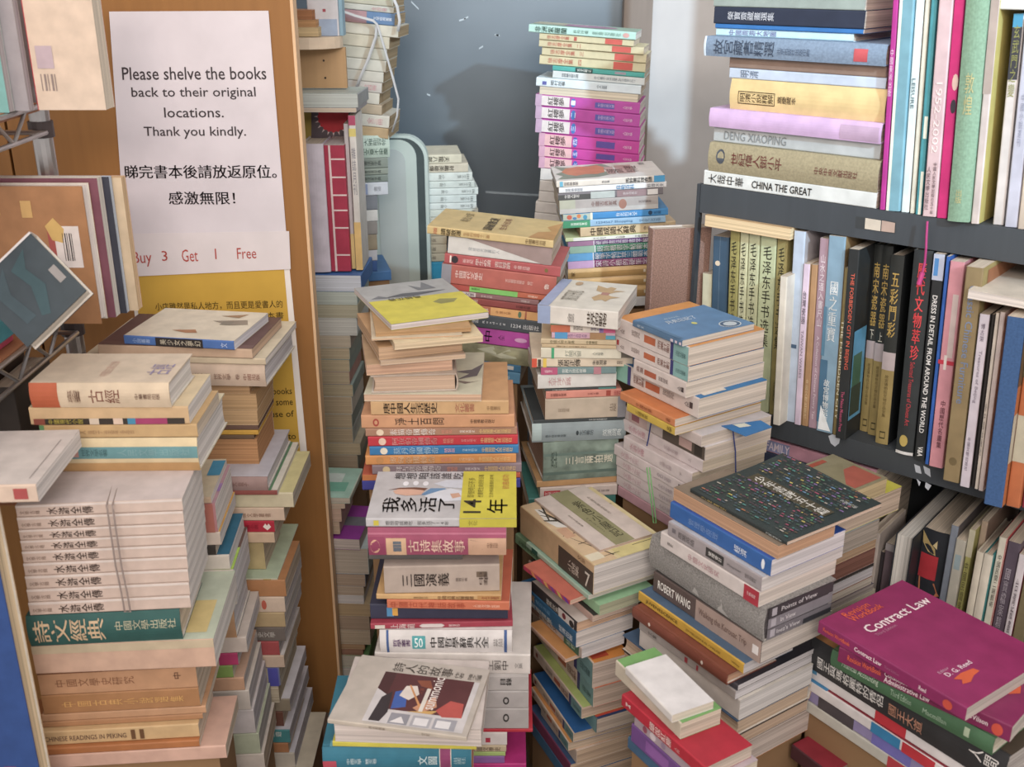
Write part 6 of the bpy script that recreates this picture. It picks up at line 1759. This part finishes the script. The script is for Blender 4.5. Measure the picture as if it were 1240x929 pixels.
star(404, 141, 24, 15, 20, .0006, '#dccaca')
star(404, 141, 20, 18, 20, .0009, '#c8303c')
st.add([on_mag(x, y, .0006) for x, y in ((352, 132), (377, 132), (377, 180), (352, 180))], [(0, 1, 2, 3)], mat('#a58f3a', .5))
st.build('cover_print', o)
# grey book lying on top, and the little wooden shelf end with boxes
s = Stack('pile on starburst magazine', 2.19, 113, W=.1)
s.F(130, 345, 434, '#8f9292', 'grey thick book lying with lifted cover', d=-2, show='f', W=.13, front='#a8b3ae', pages='#b9c0bb')
s.F(136, 345, 432, '#9a9698', 'thin grey board book', d=-2, show='f', W=.13)
s.build(base=zK + hm)
zg = P(345, 112, 2.19).z
wk = empty('wooden_shelf', Matrix.Translation((P(357, 60, 2.26).x - .05, 2.26, zg + .001)))
tag(wk, 'small wooden shelf end with rounded board above grey book', 'shelf')
xs = P(418, 60, 2.26).x - (P(357, 60, 2.26).x - .05)
zb_ = P(400, 58, 2.26).z - zg
mb = MB()
mb.box((0, .0, 0), (xs, .012, zb_), mat('#b08c60', .55, 'wood'))
mb.build('side_panel', wk)
mb = MB()
for px, py in ((392, 74), (394, 95)):
    p = P(px, py, 2.26)
    cx, cz = p.x - (P(357, 60, 2.26).x - .05), p.z - zg
    mb.add([(cx + .0022 * math.cos(a * .785), -.0006, cz + .0022 * math.sin(a * .785)) for a in range(8)], [list(range(8))], mat('#2a2420', .8))
mb.build('peg_hole', wk)
mb = MB()
n = 12
top = []
for i in range(n + 1):
    a = math.pi * i / n
    top.append((xs * .5 - xs * .5 * math.cos(a) - .004, -.07 * math.sin(a)))
vs_ = [(x, y, zb_ + .0005) for x, y in top] + [(x, y, zb_ + .0225) for x, y in top]
k = n + 1
fs_ = [list(range(k)), list(range(2 * k - 1, k - 1, -1))] + [((i + 1) % k, i, k + i, k + (i + 1) % k) for i in range(k)]
mb.add(vs_, fs_, mat('#cdb9a0', .4, 'plank'))
mb.build('rounded_board', wk)
zr = zg + .001 + zb_ + .023
xw = P(357, 60, 2.26).x - .05
s = Stack('pile on rounded board', 2.21, 12, W=.05)
for y, xr, c, lb in ((24, 378, '#a5714c', 'orange tan small book'), (33, 383, '#b5895c', 'tan small book'), (44.5, 386, '#c3ab80', 'cream tan small book')):
    s.F(y, 335, xr, c, lb, show='g', pages=c, W=.06)
s.build(base=zr)
for i, (x0, x1, top_, Y, c, lb) in enumerate(((374, 411, -30, 2.245, '#c3c1c4', 'white carton with small dark print above the wooden shelf'), (411.5, 416, -30, 2.25, '#7fa0b0', 'thin blue edged card standing above the wooden shelf'))):
    c0, c1 = P(x0, 44, Y), P(x1, 44, Y)
    M = Matrix((Vector((0, 0, -1)), Vector((0, 1, 0)), Vector((1, 0, 0)))).transposed().to_4x4()
    h = P(x0, top_, Y).z - zr
    M.translation = Vector((c0.x, Y, zr + h))
    make_book(M, h, .035, c1.x - c0.x, c, lb, None, hard=False, name='carton' if i == 0 else 'card', cat='carton' if i == 0 else 'card', b=[bd(.72, 1, '#8fa0b8', .3, .95), bd(.55, .6, '#a04a54', .5, .6)] if i == 0 else None)

# white strap of the tied stack
sb = MB()
wm = mat('#b9b9b9', .5)


def PU(x, y, Y=2.37):
    return P(x, y, Y)


sb.tube([PU(414, 2), PU(416, 14), PU(430, 19), PU(452, 25), PU(457, 30), PU(466, 60), PU(476, 95), PU(482.5, 120), PU(481, 140), PU(475, 160)], .0042, wm, 8, .35)
sb.tube([PU(457, 30), PU(455, 45), PU(446, 72), PU(437, 92), PU(432, 106)], .0042, wm, 8, .35)
sb.tube([PU(475, -5), PU(481, 8), PU(484, 25), PU(482, 38)], .004, wm, 8, .35)
tag(sb.build('strap', smooth=True), 'white packing strap looped over the tied cream books', 'strap')

# blue card flap out of the white tied set
zc = P(848.6, 531, 1.62).z
q = [Pz(x, y, zc + .006) for x, y in ((873.6, 515.5), (921, 509), (935, 517), (903, 528))]
fl = MB()
fl.add([tuple(p) for p in q] + [(p.x, p.y, p.z - .0012) for p in q], [(3, 2, 1, 0), (4, 5, 6, 7)] + [(i, (i + 1) % 4, 4 + (i + 1) % 4, 4 + i) for i in range(4)], mat('#2f74b0', .4))
fo = fl.build('cover_flap')
tag(fo, 'bright blue card flap jutting from the tied white books', 'card')
ms = MB()
u, v = (q[1] - q[0]), (q[3] - q[0])
ms.add([q[0] + u * a + v * b + Vector((0, 0, .0005)) for a, b in ((.25, .05), (.55, .05), (.55, .35), (.25, .35))], [(0, 1, 2, 3)], mat('#cfd0c0', .5))
ms.build('printed_panel', fo)

# housings of the ceiling lamps and of the added fill lamp
for i, (x, y, z, w, d, lb) in enumerate(((0.1, 0.5, 2.89, 1.24, .54, 'long white ceiling light fixture over the aisle'), (0.15, -1.3, 2.56, 1.7, .9, 'broad white housing of the added fill lamp set back from the shelves'), (-1.3, .2, 2.74, .54, .54, 'square white ceiling light fixture over the wire shelf'))):
    r_ = empty('ceiling_and_fill_fixture', Matrix.Translation((x, y, z)))
    tag(r_, lb, 'ceiling light', 'ceiling lights')
    mb = MB()
    mb.box((-w / 2, -d / 2, 0), (w / 2, d / 2, .05), mat('#d8d8d8', .5))
    mb.build('housing', r_)

flush_lettering()
